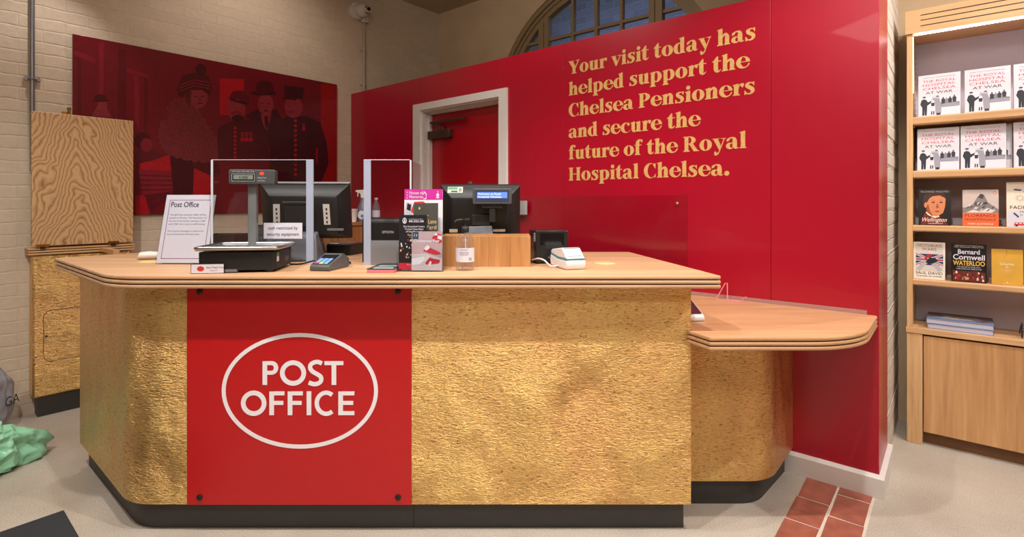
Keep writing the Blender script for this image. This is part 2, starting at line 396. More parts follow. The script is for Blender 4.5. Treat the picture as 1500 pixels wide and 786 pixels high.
GLY = {
 'o': (.86, [ring(.43, .355, .41, .375, .125, .325)]),
 'H': (1.16, [st(.11, 0, 1, .09, .07, .09, .07), st(.76, 0, 1, .07, .09, .07, .09), pg((.36, .47), (.8, .47), (.8, .53), (.36, .53))]),
 'n': (.90, [st(.10, 0, XH, .08, .05, .08, 0, True)] + shoulder(.08)),
 'h': (.90, [st(.10, 0, 1.06, .08, .05, .08, 0, True)] + shoulder(.08)),
 'u': (.90, [st(.51, 0, XH, 0, .10, .07, 0, True), st(.10, .2, XH, 0, 0, .07, 0, True), vs([(.2375, .30), (.25, .14), (.36, .05), (.48, .09), (.56, .20)], [S, .25, .14, .07, .04])]),
 'r': (.67, [st(.10, 0, XH, .08, .10, .08, 0, True), vs([(.34, .42), (.40, .60), (.52, .68)], [.05, .08, .09]), pg((.44, .68), (.58, .735), (.68, .71), (.69, .60), (.62, .46), (.52, .52))]),
 'i': (.46, [st(.10, 0, XH, .08, .08, .08, 0, True), [ell(.235, .93, .135, .135)]]),
 'l': (.46, [st(.10, 0, 1.06, .08, .08, .08, 0, True)]),
 't': (.58, [pg((.10, .15), (.10, .665), (-.01, .665), (-.01, .69), (.13, .80), (.30, 1.0), (.375, 1.0), (.375, .15)), pg((.3, .665), (.55, .665), (.55, .72), (.3, .72)), vs([(.2375, .25), (.25, .12), (.35, .045), (.46, .07), (.55, .16)], [S, .23, .13, .08, .03])]),
 's': (.70, [vs([(.58, .58), (.49, .68), (.34, .69), (.21, .60), (.22, .50), (.36, .40), (.50, .30), (.52, .16), (.40, .035), (.24, .03), (.11, .13)], [.03, .06, .10, .20, .22, .23, .23, .21, .11, .07, .03]), pg((.47, .69), (.60, .745), (.62, .74), (.62, .50), (.595, .50)), pg((.05, .25), (.08, .25), (.24, .03), (.10, -.02), (.05, -.02))]),
 'e': (.82, [arcband(.42, .355, .41, .375, .44, .38, .15, .305, 0, 182), arcband(.42, .355, .41, .375, .52, .40, .24, .33, 180, 342), pg((.26, .36), (.83, .36), (.83, .405), (.26, .405))]),
 'a': (.83, [pg((.42, .12), (.695, .12), (.695, .50), (.42, .50)), vs([(.14, .56), (.24, .67), (.40, .69), (.53, .62), (.557, .47)], [.03, .07, .09, .20, S]), pg((.06, .46), (.07, .62), (.20, .70), (.28, .60), (.20, .52)), [ell(.27, .195, .25, .21), ell(.36, .20, .10, .13)], vs([(.557, .20), (.60, .09), (.69, .035), (.80, .08)], [S, .20, .08, .03])]),
 'd': (.90, [st(.50, 0, 1.06, 0, .09, .09, 0, True), ring(.39, .355, .37, .375, .115, .31, .03)]),
 'p': (.92, [st(.10, -.30, XH, .08, .09, .08, 0, True), ring(.50, .355, .38, .375, .125, .31, -.03)]),
 'y': (.86, [pg((.02, .72), (.45, .72), (.45, .685), (.38, .66), (.55, .25), (.44, -.02), (.09, .66), (.02, .685)), pg((.55, .72), (.87, .72), (.87, .685), (.80, .665), (.46, -.17), (.36, -.24), (.74, .665), (.55, .685)), vs([(.44, -.12), (.36, -.24), (.22, -.29), (.16, -.25)], [.05, .10, .14, .06]), pg((.14, -.30), (.13, -.16), (.19, -.08), (.32, -.22))]),
 'v': (.84, [pg((.02, .72), (.45, .72), (.45, .685), (.38, .66), (.53, .22), (.46, -.02), (.38, -.02), (.09, .66), (.02, .685)), pg((.55, .72), (.85, .72), (.85, .685), (.79, .665), (.47, -.02), (.41, .0), (.73, .665), (.55, .685))]),
 'Y': (1.02, [pg((.0, 1), (.50, 1), (.50, .965), (.42, .93), (.66, .52), (.66, .42), (.40, .40), (.07, .93), (.0, .965)), pg((.68, 1), (1.04, 1), (1.04, .965), (.97, .94), (.66, .40), (.58, .45), (.87, .94), (.68, .965)), st(.385, 0, .48, .10, .10)]),
 'C': (.98, [arcband(.50, .50, .48, .525, .60, .50, .30, .47, 48, 318), pg((.86, .99), (.89, .99), (.89, .64), (.86, .64), (.70, .90), (.72, .97)), pg((.80, .09), (.88, .28), (.90, .28), (.88, .02), (.78, .05))]),
 'P': (.92, [st(.11, 0, 1, .09, .12, .09, 0), arcband(.42, .71, .45, .29, .40, .71, .17, .235, -90, 90), pg((.3, .945), (.42, .945), (.42, 1.0), (.3, 1.0)), pg((.3, .42), (.42, .42), (.42, .475), (.3, .475))]),
 'R': (1.10, [st(.11, 0, 1, .09, .09, .09, 0), arcband(.44, .735, .43, .265, .40, .735, .18, .21, -90, 90), pg((.3, .945), (.44, .945), (.44, 1.0), (.3, 1.0)), pg((.3, .47), (.44, .47), (.44, .525), (.3, .525)), pg((.42, .50), (.66, .52), (1.0, .07), (1.10, .035), (1.10, 0), (.74, 0))]),
 'f': (.60, [st(.12, 0, .80, .08, .10), vs([(.2575, .72), (.29, .92), (.40, 1.04), (.54, 1.05)], [S, .25, .13, .05]), pg((.42, 1.06), (.58, 1.075), (.66, 1.02), (.62, .88), (.56, .86)), pg((.02, .665), (.57, .665), (.57, .72), (.02, .72))]),
 'c': (.76, [arcband(.42, .355, .41, .375, .53, .37, .25, .335, 45, 325), pg((.48, .66), (.62, .71), (.72, .62), (.70, .50), (.60, .46), (.54, .56))]),
 '.': (.38, [[ell(.18, .13, .155, .155)]]),
 ' ': (.36, []),
}
def serif(m, line, x0, z0, w, cap, y0, y1, mi=0):
    total = sum(GLY[c][0] for c in line); total -= 0.04; k = w / total; x = 0.0; n = 0
    for c in line:
        adv, pieces = GLY[c]
        for piece in pieces:
            n += 1; m.holed([[(x0 + (x + px_) * k, z0 + pz * cap) for px_, pz in loop] for loop in piece], y0 - .00004 * (n % 7), y1, mi)
        x += adv

# ------------------------------------------------------------------ shared materials
OAK = wood('oak_edge', (178, 128, 80), (222, 178, 128), 'x')
OAKTOP = wood('oak_worktop', (186, 138, 100), (218, 178, 138), 'x', 0.8)
OAKZ = wood('oak_upright', (188, 142, 94), (228, 186, 138), 'z')
OAKDOOR = wood('oak_door', (176, 126, 78), (212, 164, 112), 'z', 0.7)
OAKBOX = wood('oak_box', (150, 98, 52), (198, 146, 92), 'z', 1.0)
BROWNWOOD = wood('brown_wood', (120, 74, 38), (158, 104, 58), 'z')
FLAPWOOD = cathedral('oak_flat_sawn')
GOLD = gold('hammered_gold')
DARK = mat('charcoal_laminate', (56, 54, 53), 0.5)
REDP = mat('sign_red', (186, 14, 20), 0.38, var=0.02)
REDWALL = mat('satin_red_paint', (170, 2, 37), 0.34, var=0.03, scale=2, coat=0.15)
WHITEP = mat('white_gloss_paint', (226, 222, 218), 0.4, var=0.02)
WHITE = mat('white_vinyl', (238, 234, 238), 0.5, var=0.01)
BLACK = mat('black_plastic', (24, 23, 23), 0.48)
BLACKG = mat('black_gloss', (14, 14, 16), 0.12)
GREY = mat('grey_plastic', (112, 114, 118), 0.45)
MIDGREY = mat('dark_grey_plastic', (72, 72, 74), 0.45)
STEEL = mat('brushed_steel', (190, 190, 192), 0.28, 1.0)
GALV = mat('galvanised_steel', (150, 152, 156), 0.38, 0.9)
BRASS = mat('brass', (190, 145, 60), 0.3, 1.0)
PAPER = mat('white_paper', (214, 211, 222), 0.6, var=0.01)
INK = mat('black_ink', (24, 22, 30), 0.6)
CLEAR = acrylic('clear_acrylic', (0.97, 0.975, 0.98))
FROST = acrylic('frosted_acrylic', (0.95, 0.96, 1.0), frost=0.62, frostcol=(186, 194, 214))
GREYAC = acrylic('grey_acrylic', (0.9, 0.9, 0.92), frost=0.55, frostcol=(150, 150, 152))
EDGE = acrylic('polished_acrylic_edge', (0.9, 0.92, 0.95), frost=0.7, frostcol=(222, 226, 236))
BRICKP = brick('painted_brick', (210, 192, 169), (207, 189, 166), depth=0.24, var=0.03)
BRICKX = brick('dusk_tinted_brick', (104, 110, 128), (126, 132, 150), depth=0.6)  # bluish face and mortar carry the dusk skylight in their colour

# ------------------------------------------------------------------ the setting
m = M(); m.bx(-4.7, 3.4, -4.5, 4.2, -0.12, 0.0)
fm, nt, b = nodes('polished_concrete')
co = coords(nt); n1 = N(nt, 'ShaderNodeTexNoise', Scale=3.0, Detail=5.0); n2 = N(nt, 'ShaderNodeTexNoise', Scale=160.0, Detail=3.0)
vo = N(nt, 'ShaderNodeTexVoronoi', Scale=55.0)
for q in (n1, n2, vo): nt.links.new(co, q.inputs['Vector'])
c1 = ramp(nt, n1.outputs['Fac'], ((0.3, lin((176, 165, 152))), (0.7, lin((194, 184, 171)))))
c2 = ramp(nt, n2.outputs['Fac'], ((0.36, (0.72, 0.70, 0.68, 1)), (0.52, (1, 1, 1, 1))))
c3 = ramp(nt, vo.outputs['Distance'], ((0.05, (0.60, 0.55, 0.5, 1)), (0.13, (1, 1, 1, 1))))
x1 = N(nt, 'ShaderNodeMixRGB', blend_type='MULTIPLY'); x1.inputs[0].default_value = 0.8
x2 = N(nt, 'ShaderNodeMixRGB', blend_type='MULTIPLY'); x2.inputs[0].default_value = 0.6
nt.links.new(c1, x1.inputs[1]); nt.links.new(c2, x1.inputs[2]); nt.links.new(x1.outputs[0], x2.inputs[1]); nt.links.new(c3, x2.inputs[2])
nt.links.new(x2.outputs[0], b.inputs['Base Color']); b.inputs['Roughness'].default_value = 0.55; bump(nt, b, n2.outputs['Fac'], 0.1, 0.002)
struct(m.obj('floor', fm, rz=TH, smooth=0))

PLASTER = mat('old_cream_plaster', (200, 176, 144), 0.85, var=0.08, scale=3, bmp=0.3, bscale=14)
m = M(); m.bx(-4.7, 3.4, -4.5, 4.2, 3.40, 3.52); struct(m.obj('ceiling', mat('cream_ceiling', (196, 180, 152), 0.9, var=0.05, scale=2), rz=TH, smooth=0))

# left wall: frame with x along the wall (away from the camera), -y into the room
LW = math.radians(49.9)
LU = -4.375
def lwloc(v, z=0.0): return uv(LU, v, z)
m = M(); m.bx(-4.5, 4.2, 0, 0.25, 0, 3.4); struct(m.obj('wall_left', BRICKP, loc=lwloc(0), rz=LW, smooth=0))

# back wall with the arched window
BV = 3.938
arch = [(-2.41 + 1.11, 0.95)] + arc_pts(-2.41, 2.19, 1.11, 1.11, 0, 180, 40) + [(-2.41 - 1.11, 0.95)]
m = M(); m.holed([[(-4.375, 0), (3.3, 0), (3.3, 3.4), (-4.375, 3.4)], arch], BV, BV + 0.3)
struct(m.obj('wall_back', PLASTER, rz=TH, smooth=0))
m = M(); m.bx(3.3, 3.5, -4.5, 4.2, 0, 3.4); struct(m.obj('wall_right', PLASTER, rz=TH, smooth=0))
m = M(); m.bx(-4.7, 3.5, -4.7, -4.5, 0, 3.4); struct(m.obj('wall_rear', PLASTER, rz=TH, smooth=0))
win = struct(bpy.data.objects.new('window_1', None)); COL.objects.link(win); win.rotation_euler.z = TH; win.location = uv(-2.41, BV, 0)
FRAMEP = mat('cream_window_paint', (150, 128, 92), 0.5, var=0.03)
def archp(r, zb=0.95): return [(r, zb)] + arc_pts(0, 2.19, r, r, 0, 180, 40) + [(-r, zb)]
m = M()
m.holed([archp(1.11), archp(1.075, 0.99)], 0.02, 0.12); m.holed([archp(1.075, 0.99), archp(1.045, 1.02)], 0.045, 0.12); m.holed([archp(1.045, 1.02), archp(1.0, 1.06)], 0.06, 0.12)
m.obj('window_frame', FRAMEP, win)
m = M(); RI = 1.01
for x, w in ((-0.59, .05), (-0.53, .04), (0.53, .04), (0.59, .05), (-0.247, .018), (0.0, .022), (0.247, .018)):
    m.bx(x - w / 2 - .004, x + w / 2 + .004, 0.05 if w > .03 else 0.065, 0.11, 1.03, 2.19 + math.sqrt(RI * RI - x * x))
for z in (1.55, 2.16, 2.50, 2.84):
    r = RI if z < 2.19 else math.sqrt(RI * RI - (z - 2.19) ** 2)
    m.bx(-r, r, 0.068, 0.105, z - .013, z + .013)
m.obj('glazing_bars', FRAMEP, win)
m = M(); m.prismy(archp(1.03, 1.03), 0.083, 0.089); m.obj('pane', acrylic('window_glass', (0.86, 0.9, 0.97), ior=1.5, rough=0.03), win)
m = M(); m.bx(-5.2, 1.0, 1.0, 1.2, 0, 4.6); struct(m.obj('wall_outside', BRICKX, loc=uv(0, BV, 0), rz=TH, smooth=0))

# red partition with door opening, end pier of painted brick
RV, RH, RE = 2.828, 2.338, -0.256
D0, D1, DT = -3.354, -2.493, 2.064
m = M()
m.bx(LU, D0, RV, RV + .14, 0, RH)
m.bx(D0, D1, RV, RV + .14, DT, RH)
m.bx(D1, -1.943, RV, RV + .14, 0, RH)
m.bx(-1.9415, -0.700, RV, RV + .14, 0, RH)
m.bx(-0.6985, RE, RV, RV + .031, 0, RH)
m.bx(RE - .031, RE, RV + .031, RV + .38, 0, RH)
struct(m.obj('wall_partition', REDWALL, rz=TH, smooth=0, bevel=0.0015))
m = M()
m.bx(-0.69, RE - .032, RV + .032, RV + .38, 0, 3.4)
z = 0.0
while z < 3.4:
    hh = min(0.075, 3.4 - z)
    m.bx(-0.69, RE - .004 + random.uniform(-.002, .002), RV + .382, BV, z, z + hh); z += hh
struct(m.obj('wall_pier', brick('white_painted_brick', (214, 202, 188), (204, 192, 178), swap=None, depth=0.5, var=0.03), rz=TH, smooth=0, bevel=0.003))
m = M()
prof = [(0, 0), (-.022, 0), (-.022, .088), (-.012, .100), (0, .100)]
m.prismx([(RV + y, z) for y, z in prof], D1 + .07, RE + .022)
m.bx(RE + .0005, RE + .022, RV + .001, RV + .40, 0, .0995)
struct(m.obj('baseboard_partition', WHITEP, rz=TH))
m = M(); m.prismx([(RV + y, z) for y, z in prof], LU, D0 - .09); struct(m.obj('baseboard_corner', WHITEP, rz=TH))

door = struct(bpy.data.objects.new('door_1', None)); COL.objects.link(door); door.location = uv(D0, RV, 0); door.rotation_euler.z = TH
DW = D1 - D0
m = M()
m.holed([[(-.09, 0), (DW + .075, 0), (DW + .075, DT + .055), (-.09, DT + .055)], [(0.0, -.0001), (0.0, DT), (DW, DT), (DW, -.0001)]], -.018, 0)
m.bx(0, .012, 0, .085, 0, DT); m.bx(DW - .012, DW, 0, .085, 0, DT); m.bx(0, DW, 0, .085, DT - .012, DT)
m.bx(.012, .03, .06, .09, 0, DT - .012); m.bx(.012, DW - .012, .06, .09, DT - .03, DT - .012)
m.obj('door_frame', WHITEP, door, bevel=.003)
m = M(); m.bx(.015, DW - .012, .092, .136, .005, DT - .014); m.obj('door_leaf', mat('door_red', (172, 6, 26), 0.3, var=0.02, coat=0.2), door)
BRONZE = mat('bronze_metal', (84, 68, 52), 0.42, 0.6)
m = M(); m.bx(.02, .28, .045, .09, 1.83, 1.895); m.bx(.255, .268, .044, .09, 1.828, 1.897)
cl = m.obj('door_closer', BRONZE, door, bevel=.004)
m = M(); m.lathe([(.011, 0), (.011, .03)], (.18, .07, 1.893), 12); m.tube([(.18, .07, 1.922), (.07, .055, 1.953)], .008, 6); m.bx(.05, .46, .045, .062, 1.955, 1.972); m.tube([(.07, .055, 1.956), (.4, .055, 1.966)], .007, 6)
m.obj('closer_arm', BRONZE, cl)
m = M(); m.lathe([(.02, 0), (.02, .006), (.012, .010), (.004, .008)], (.47, .092, 1.455), 16, axis='y'); m.obj('keyhole', GALV, door)

# the gold sentence on the red wall
GOLDV = mat('gold_vinyl', (222, 178, 110), 0.42, 0.15, var=0.10, scale=60)
let = thing('wall_lettering', 'gold serif sentence set in six lines on the red wall', 'lettering', uv(0, RV, 0), TH)
for line, xr, zb in (('Your visit today has', 1107, 0), ('helped support the', 1097.5, 1), ('Chelsea Pensioners', 1106, 2), ('and secure the', 1025.5, 3), ('future of the Royal', 1093, 4), ('Hospital Chelsea.', 1068.5, 5)):
    u0 = on_v(833, 200, RV)[0]; u1 = on_v(xr, 200, RV)[0]
    m = M(); serif(m, line, u0, 2.131 - zb * .1367, u1 - u0, .083, -.0016, -.0004)
    m.obj('text_line', GOLDV, let, smooth=0)

# clear sheet screwed to the red wall behind the counter, and the push plate boxes
p = thing('acrylic_sheet', 'large clear acrylic sheet screwed flat to the red wall behind the tall counter', 'wall panel', uv(-1.118, RV, 0), TH)
m = M(); m.bx(-1.19, 0, -.009, -.003, .86, 1.349); m.obj('sheet', acrylic('thin_clear_sheet', (0.96, 0.95, 0.95), ior=1.5, rough=.12), p)
for x, z in ((-.06, 1.30), (-1.13, 1.30), (-.06, .90)):
    m = M(); m.lathe([(.009, 0), (.009, .003), (.005, .006)], (x, -.009, z), 14, axis='y'); m.obj('screw', mat('copper_screw', (200, 140, 110), 0.35, 0.8), p)
u0, z0 = on_v(770.5, 304, RV)
p = thing('door_release', 'small grey door release box on the red wall beside the black customer display monitor', 'switch', uv(u0, RV, z0), TH)
m = M(); m.bx(-.055, .0, -.03, -.0092, -.05, .045); m.obj('back_box', GREY, p, bevel=.003)
m = M(); m.bx(-.032, .036, -.06, -.0305, -.047, .047); m.bx(.016, .022, -.0615, -.06, -.04, .04); m.obj('button_cover', mat('light_grey_plastic', (160, 156, 156), 0.4), p, bevel=.004)

# ------------------------------------------------------------------ tall gold counter
BY, BL, BR = 2.067, -1.507, 0.704           # front face, front-left corner, right end
ZB, ZT = 0.118, 0.978
ctr = thing('service_counter', 'tall hammered gold counter with red sign panel and charcoal plinth', 'counter')
far = (-2.137, 2.60)
XL, XR_ = -1.277, -0.395
def shell(line, t):
    """thin wall: outline of an open polyline thickened to the left"""
    k = len(line); off = []
    for i in range(k):
        p = Vector(line[i]); a = Vector(line[max(0, i - 1)]); c = Vector(line[min(k - 1, i + 1)])
        d = (c - a).normalized(); off.append((p.x - d.y * t, p.y + d.x * t))
    return list(line) + off[::-1]
fl = fillet([far, (BL, BY), (XL, BY)], [0, .24, 0], 14)
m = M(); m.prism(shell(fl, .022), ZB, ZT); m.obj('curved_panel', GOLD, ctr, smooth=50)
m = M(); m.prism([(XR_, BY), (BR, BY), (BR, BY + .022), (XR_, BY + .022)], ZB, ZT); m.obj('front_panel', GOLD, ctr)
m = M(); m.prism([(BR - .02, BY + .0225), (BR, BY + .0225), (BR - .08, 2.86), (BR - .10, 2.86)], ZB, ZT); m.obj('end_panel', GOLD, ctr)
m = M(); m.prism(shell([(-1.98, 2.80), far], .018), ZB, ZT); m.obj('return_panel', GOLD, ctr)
kf = (-2.124 + .02, 2.614)
kl = fillet([(kf[0], kf[1]), (BL + .012, BY + .043), (XL + .02, BY + .043)], [0, .21, 0], 12)
m = M(); m.prism(shell(kl, .02), 0, ZB); m.prism([(XL + .02, BY + .043), (BR - .016, BY + .043), (BR - .016, BY + .063), (XL + .02, BY + .063)], 0, ZB)
m.prism([(BR - .036, BY + .0635), (BR - .016, BY + .0635), (BR - .1, 2.85), (BR - .12, 2.85)], 0, ZB)
m.bx(XR_ - .0015, XR_ + .0015, BY + .042, BY + .044, 0, ZB, 1)
m.obj('plinth', [DARK, INK], ctr, smooth=50)
# red sign panel
m = M(); m.bx(XL + .001, XR_ - .001, BY - .004, BY + .02, ZB + .0005, ZT - .001); sg = m.obj('sign_panel', REDP, ctr, bevel=.001)
def sx(px): return (px - CX) * BY / FOC
def sz(py): return EYE + (HY - py) * BY / FOC
ocx, ocz, orx, orz = sx(440), sz(571.4), (554.2 - 325.8) / 2 * BY / FOC, (655.8 - 487) / 2 * BY / FOC
YS = BY - .0045
m = M(); t = 5.7 * BY / FOC
m.holed([ell(ocx, ocz, orx, orz, 72), ell(ocx, ocz, orx - t, orz - t, 72)], YS - .001, YS); m.obj('oval_ring', WHITE, sg, smooth=0)
def cs(c): return 260 + c / 2.3111, 410
def gx(c): return sx(260 + c / 2.3111)
def gz(c): return sz(410 + c / 2.3111)
k = BY / FOC / 2.3111
def sans(m, kind, x0, x1, zt, zb, w):
    """even-stroke capitals drawn between pixel columns x0..x1 of the sign"""
    a, c, T, B = gx(x0), gx(x1), gz(zt), gz(zb); ww = w * k; h = T - B
    cnt = [0]
    def rect(xa, xb, za, zb_): cnt[0] += 1; m.holed([[(xa, za), (xb, za), (xb, zb_), (xa, zb_)]], YS - .001 - .00005 * cnt[0], YS)
    if kind == 'O':
        m.holed([ell((a + c) / 2, (T + B) / 2, (c - a) / 2, h / 2 + .003, 48), ell((a + c) / 2, (T + B) / 2, (c - a) / 2 - ww, h / 2 + .003 - ww, 48)], YS - .001, YS)
    elif kind == 'T': rect(a, c, T - ww * .85, T); rect((a + c) / 2 - ww / 2, (a + c) / 2 + ww / 2, B, T - ww * .5)
    elif kind == 'I': rect(a, a + ww, B, T)
    elif kind in 'FE':
        rect(a, a + ww, B, T); rect(a, c, T - ww * .85, T); mz = (T + B) / 2
        rect(a, c - ww * .25, mz - ww * .35, mz + ww * .5)
        if kind == 'E': rect(a, c, B, B + ww * .85)
    elif kind == 'P':
        rect(a, a + ww, B, T); r = (T - B) * .285; zc = T - r; xr = c - r
        m.holed([[(a, T), (xr, T)] + arc_pts(xr, zc, r, r, 90, -90, 16) + [(a, T - 2 * r), (a, T - 2 * r + ww * .85), (xr, T - 2 * r + ww * .85)] + arc_pts(xr, zc, r - ww * .95, r - ww * .85, -90, 90, 16) + [(a, T - ww * .85)]], YS - .001, YS)
    elif kind == 'C':
        xc = a + h / 2 + .004; r = h / 2 + .003; zc = (T + B) / 2
        sc = (c - a) / (2 * r * .86)
        P = arc_pts(0, zc, r, r, 52, 308, 30) + arc_pts(0, zc, r - ww, r - ww * .9, 310, 50, 30)
        m.holed([[(a + (x + r) * sc, z) for x, z in P]], YS - .001, YS)
    elif kind == 'S':
        pts = [(.93, .90), (.70, .965), (.45, .955), (.20, .86), (.16, .70), (.32, .56), (.62, .45), (.86, .33), (.86, .16), (.64, .05), (.36, .035), (.06, .10)]
        q = vs([(a + x * (c - a), B + z * h) for x, z in pts], [ww * .92] * len(pts), 6)
        m.holed([q[0]], YS - .001, YS)
m = M()
for kd, a, c in (('P', 290, 343), ('O', 349, 437), ('S', 443, 494), ('T', 499, 563)): sans(m, kd, a, c, 273, 353, 15.5)
m.obj('lettering', WHITE, sg, smooth=0)
m = M()
for kd, a, c in (('O', 217, 303), ('F', 313, 364), ('F', 375, 426), ('I', 439, 454), ('C', 466, 533), ('E', 546, 600)): sans(m, kd, a, c, 375, 455, 15.5)
m.obj('lettering', WHITE, sg, smooth=0)
for px, py in ((293.5, 727), (583.5, 727), (293.5, 426), (583.5, 426)):
    m = M(); m.lathe([(.012, 0), (.012, .003), (.008, .006), (.004, .0062)], (sx(px), BY - .0042, sz(py)), 16, axis='y'); m.obj('bolt', mat('dark_bolt', (48, 42, 40), 0.45, 0.6), sg)

def layered_top(m, outline, z0, z1, mi=0, mg=1, layers=3, gap=.0032, depth=.011):
    """stack of round-nosed boards with dark shadow gaps between them"""
    th = (z1 - z0 - gap * (layers - 1)) / layers; rings = []; idx = []
    z = z0
    for l in range(layers):
        r = th * .36
        for d, dz in ((r * 1.0, 0), (r * .3, r * .3), (0, r), (0, th - r), (r * .3, th - r * .3), (r * 1.0, th)):
            rings.append([(x, y, z + dz) for x, y in inset(outline, d)]); idx.append(0)
        z += th
        if l < layers - 1:
            rings.append([(x, y, z) for x, y in inset(outline, depth)]); rings.append([(x, y, z + gap) for x, y in inset(outline, depth)]); z += gap; idx += [1, 1]
    m.loft(rings, mi)
    if mg is not None:
        for f in m.b.faces:
            n = f.calc_center_median()
            for l in range(layers - 1):
                zz = z0 + (l + 1) * th + l * gap
                if zz - 1e-5 <= n.z <= zz + gap + 1e-5 and abs(f.normal.z) < 2 and n.z not in (z0, z1): f.material_index = mg
top = [(0.794, 1.985), (.664, 2.98), (-2.04, 2.975), (-2.30, 2.64), (-1.522, 1.985)]
top = fillet(top, [.012, .02, .05, .03, .34], 12)
GROOVE = mat('shadow_gap_laminate', (30, 22, 18), 0.7)
wt = thing('worktop', 'long oak worktop of three layered boards on top of the tall gold counter', 'worktop')
m = M(); layered_top(m, top, ZT + .0005, 1.027); m.obj('top', [OAKTOP, GROOVE], wt, smooth=40)
g = on_z(885.5, 386, 1.027)
m = M(); m.lathe([(.0, .0005), (.049, .0005), (.049, .0025), (.044, .005), (.0, .0055)], (g.x, g.y, 1.027), 30); m.obj('cable_grommet', mat('pale_grommet', (226, 196, 146), 0.4), wt)

# ------------------------------------------------------------------ low gold counter on the right
low = thing('low_counter', 'low gold counter with charcoal plinth standing against the red wall', 'counter')
SB = 2.24
cr = (1.101, SB); e = uv(-.600, RV - .002); es = (e.x, e.y)
ll = fillet([(BR + .002, SB), cr, es], [0, .20, 0], 12)
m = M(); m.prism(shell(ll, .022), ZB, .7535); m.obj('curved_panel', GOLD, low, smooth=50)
e2 = uv(-.632, RV - .0225); kc = (1.101 - .055, SB + .04)
kl = fillet([(BR + .002, SB + .04), (1.060, SB + .04), (e2.x, e2.y)], [0, .17, 0], 12)
m = M(); m.prism(shell(kl, .02), 0, ZB); m.obj('plinth', DARK, low, smooth=50)
c0 = uv(RE - .004, RV - .003); c1 = uv(-1.115, RV - .003)
lt = [(.686, 2.064), (.734, 1.949), (1.305, 1.949), (c0.x, c0.y), (c1.x, c1.y), (.712, 2.70), (.708, 2.066)]
lt = fillet(lt, [0, .006, .40, .015, 0, 0, 0], 14)
wl = thing('low_worktop', 'oak worktop with one rounded corner, lower than the main counter', 'worktop')
m = M(); layered_top(m, lt, .754, .804); m.obj('top', [wood('oak_low_top', (180, 130, 90), (212, 166, 122), 'x', 0.8), GROOVE], wl, smooth=40)
p = uv(-1.10, RV - .004)
m = M(); m.bx(0, .80, -.004, 0, .8045, .822); tag(m.obj('acrylic_upstand', acrylic('upstand_acrylic', (.95, .93, .93), frost=.35, frostcol=(214, 180, 170)), loc=p, rz=TH), 'thin clear acrylic upstand along the back of the low oak worktop', 'upstand')
# clear easel on the low worktop
q = on_z(1085, 437, .804) - uv(0, .10)
p = thing('acrylic_easel', 'empty clear acrylic easel near the red wall on the low worktop', 'display stand', (q.x, q.y, .8045), TH)
A2 = acrylic('easel_acrylic', (0.93, 0.86, 0.87), frost=0.75, frostcol=(240, 160, 168))
m = M(); m.bx(-.09, .05, -.016, -.012, 0, .004)
m.tube([(-.09, 0, .004), (-.05, .01, .085), (-.04, .012, .088), (-.035, .0, .004), (.04, -.012, .004), (.045, -.014, .02), (.06, -.012, .03)], .0028, 6)
m.obj('bent_stand', A2, p)
# payment tablet
p = thing('payment_tablet', 'white payment tablet with dark screen lying beside the tall counter', 'tablet', (.765, 2.30, .8045), .06)
m = M(); m.prismx([(-.09, 0), (.10, 0), (.10, .075), (.085, .08), (-.085, .026), (-.092, .018)], -.042, .042); m.obj('body', mat('white_plastic', (228, 228, 232), 0.35), p, bevel=.006)
m = M(); m.bx(-.033, .033, -.0785, .088, .0, .002); m.obj('screen', mat('maroon_glass', (64, 20, 34), 0.15), p, loc=(0, -.004, .0545), rx=math.atan2(.054, .17))

# ------------------------------------------------------------------ hinged flap and its cabinet on the left wall
fv = .557
cab = thing('flap_cabinet', 'narrow gold cabinet with charcoal plinth standing against the brick wall', 'cabinet', lwloc(fv), LW)
m = M(); m.bx(.006, .506, -.115, -.005, .118, .985)
rr = rrect(.055, .45, .329, .645, .04)
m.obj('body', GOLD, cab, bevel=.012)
m = M(); m.band(rr, rrect(.058, .447, .332, .642, .037), -.1155, 0); m.lathe([(.006, 0), (.006, .004), (.003, .005)], (.07, -.1156, .488), 12, axis='y'); m.obj('hatch_door', INK, cab, fix=False)
m = M(); m.bx(.03, .49, -.105, -.008, 0, .118); m.obj('plinth', DARK, cab)
m = M(); layered_top(m, [(-.016, -.128), (.518, -.128), (.518, -.004), (-.016, -.004)], .987, 1.030); m.bx(.33, .36, -.45, -.13, .990, 1.016)
m.obj('ledge', [OAK, GROOVE], cab, smooth=40)
fl = thing('counter_flap', 'raised oak counter flap with bold arched grain, standing upright against wall', 'counter flap', lwloc(fv, 1.041), LW)
m = M(); m.bx(0, .512, -.131, -.095, 0, .817); m.obj('board', [FLAPWOOD], fl, bevel=.003)
for x in (.05, .40):
    m = M(); m.bx(x - .03, x + .03, -.1335, -.1312, -.010, .012); m.bx(x - .012, x + .012, -.138, -.1337, -.016, -.002, 1); m.obj('hinge', [BRASS, BLACK], fl)
m = M(); m.bx(.145, .20, -.085, -.05, .78, .824); m.lathe([(.009, 0), (.007, .03), (.010, .035), (.010, .048), (0, .052)], (.185, -.068, .82), 12); m.bx(.15, .175, -.08, -.055, .822, .838); m.obj('latch', BRASS, fl)

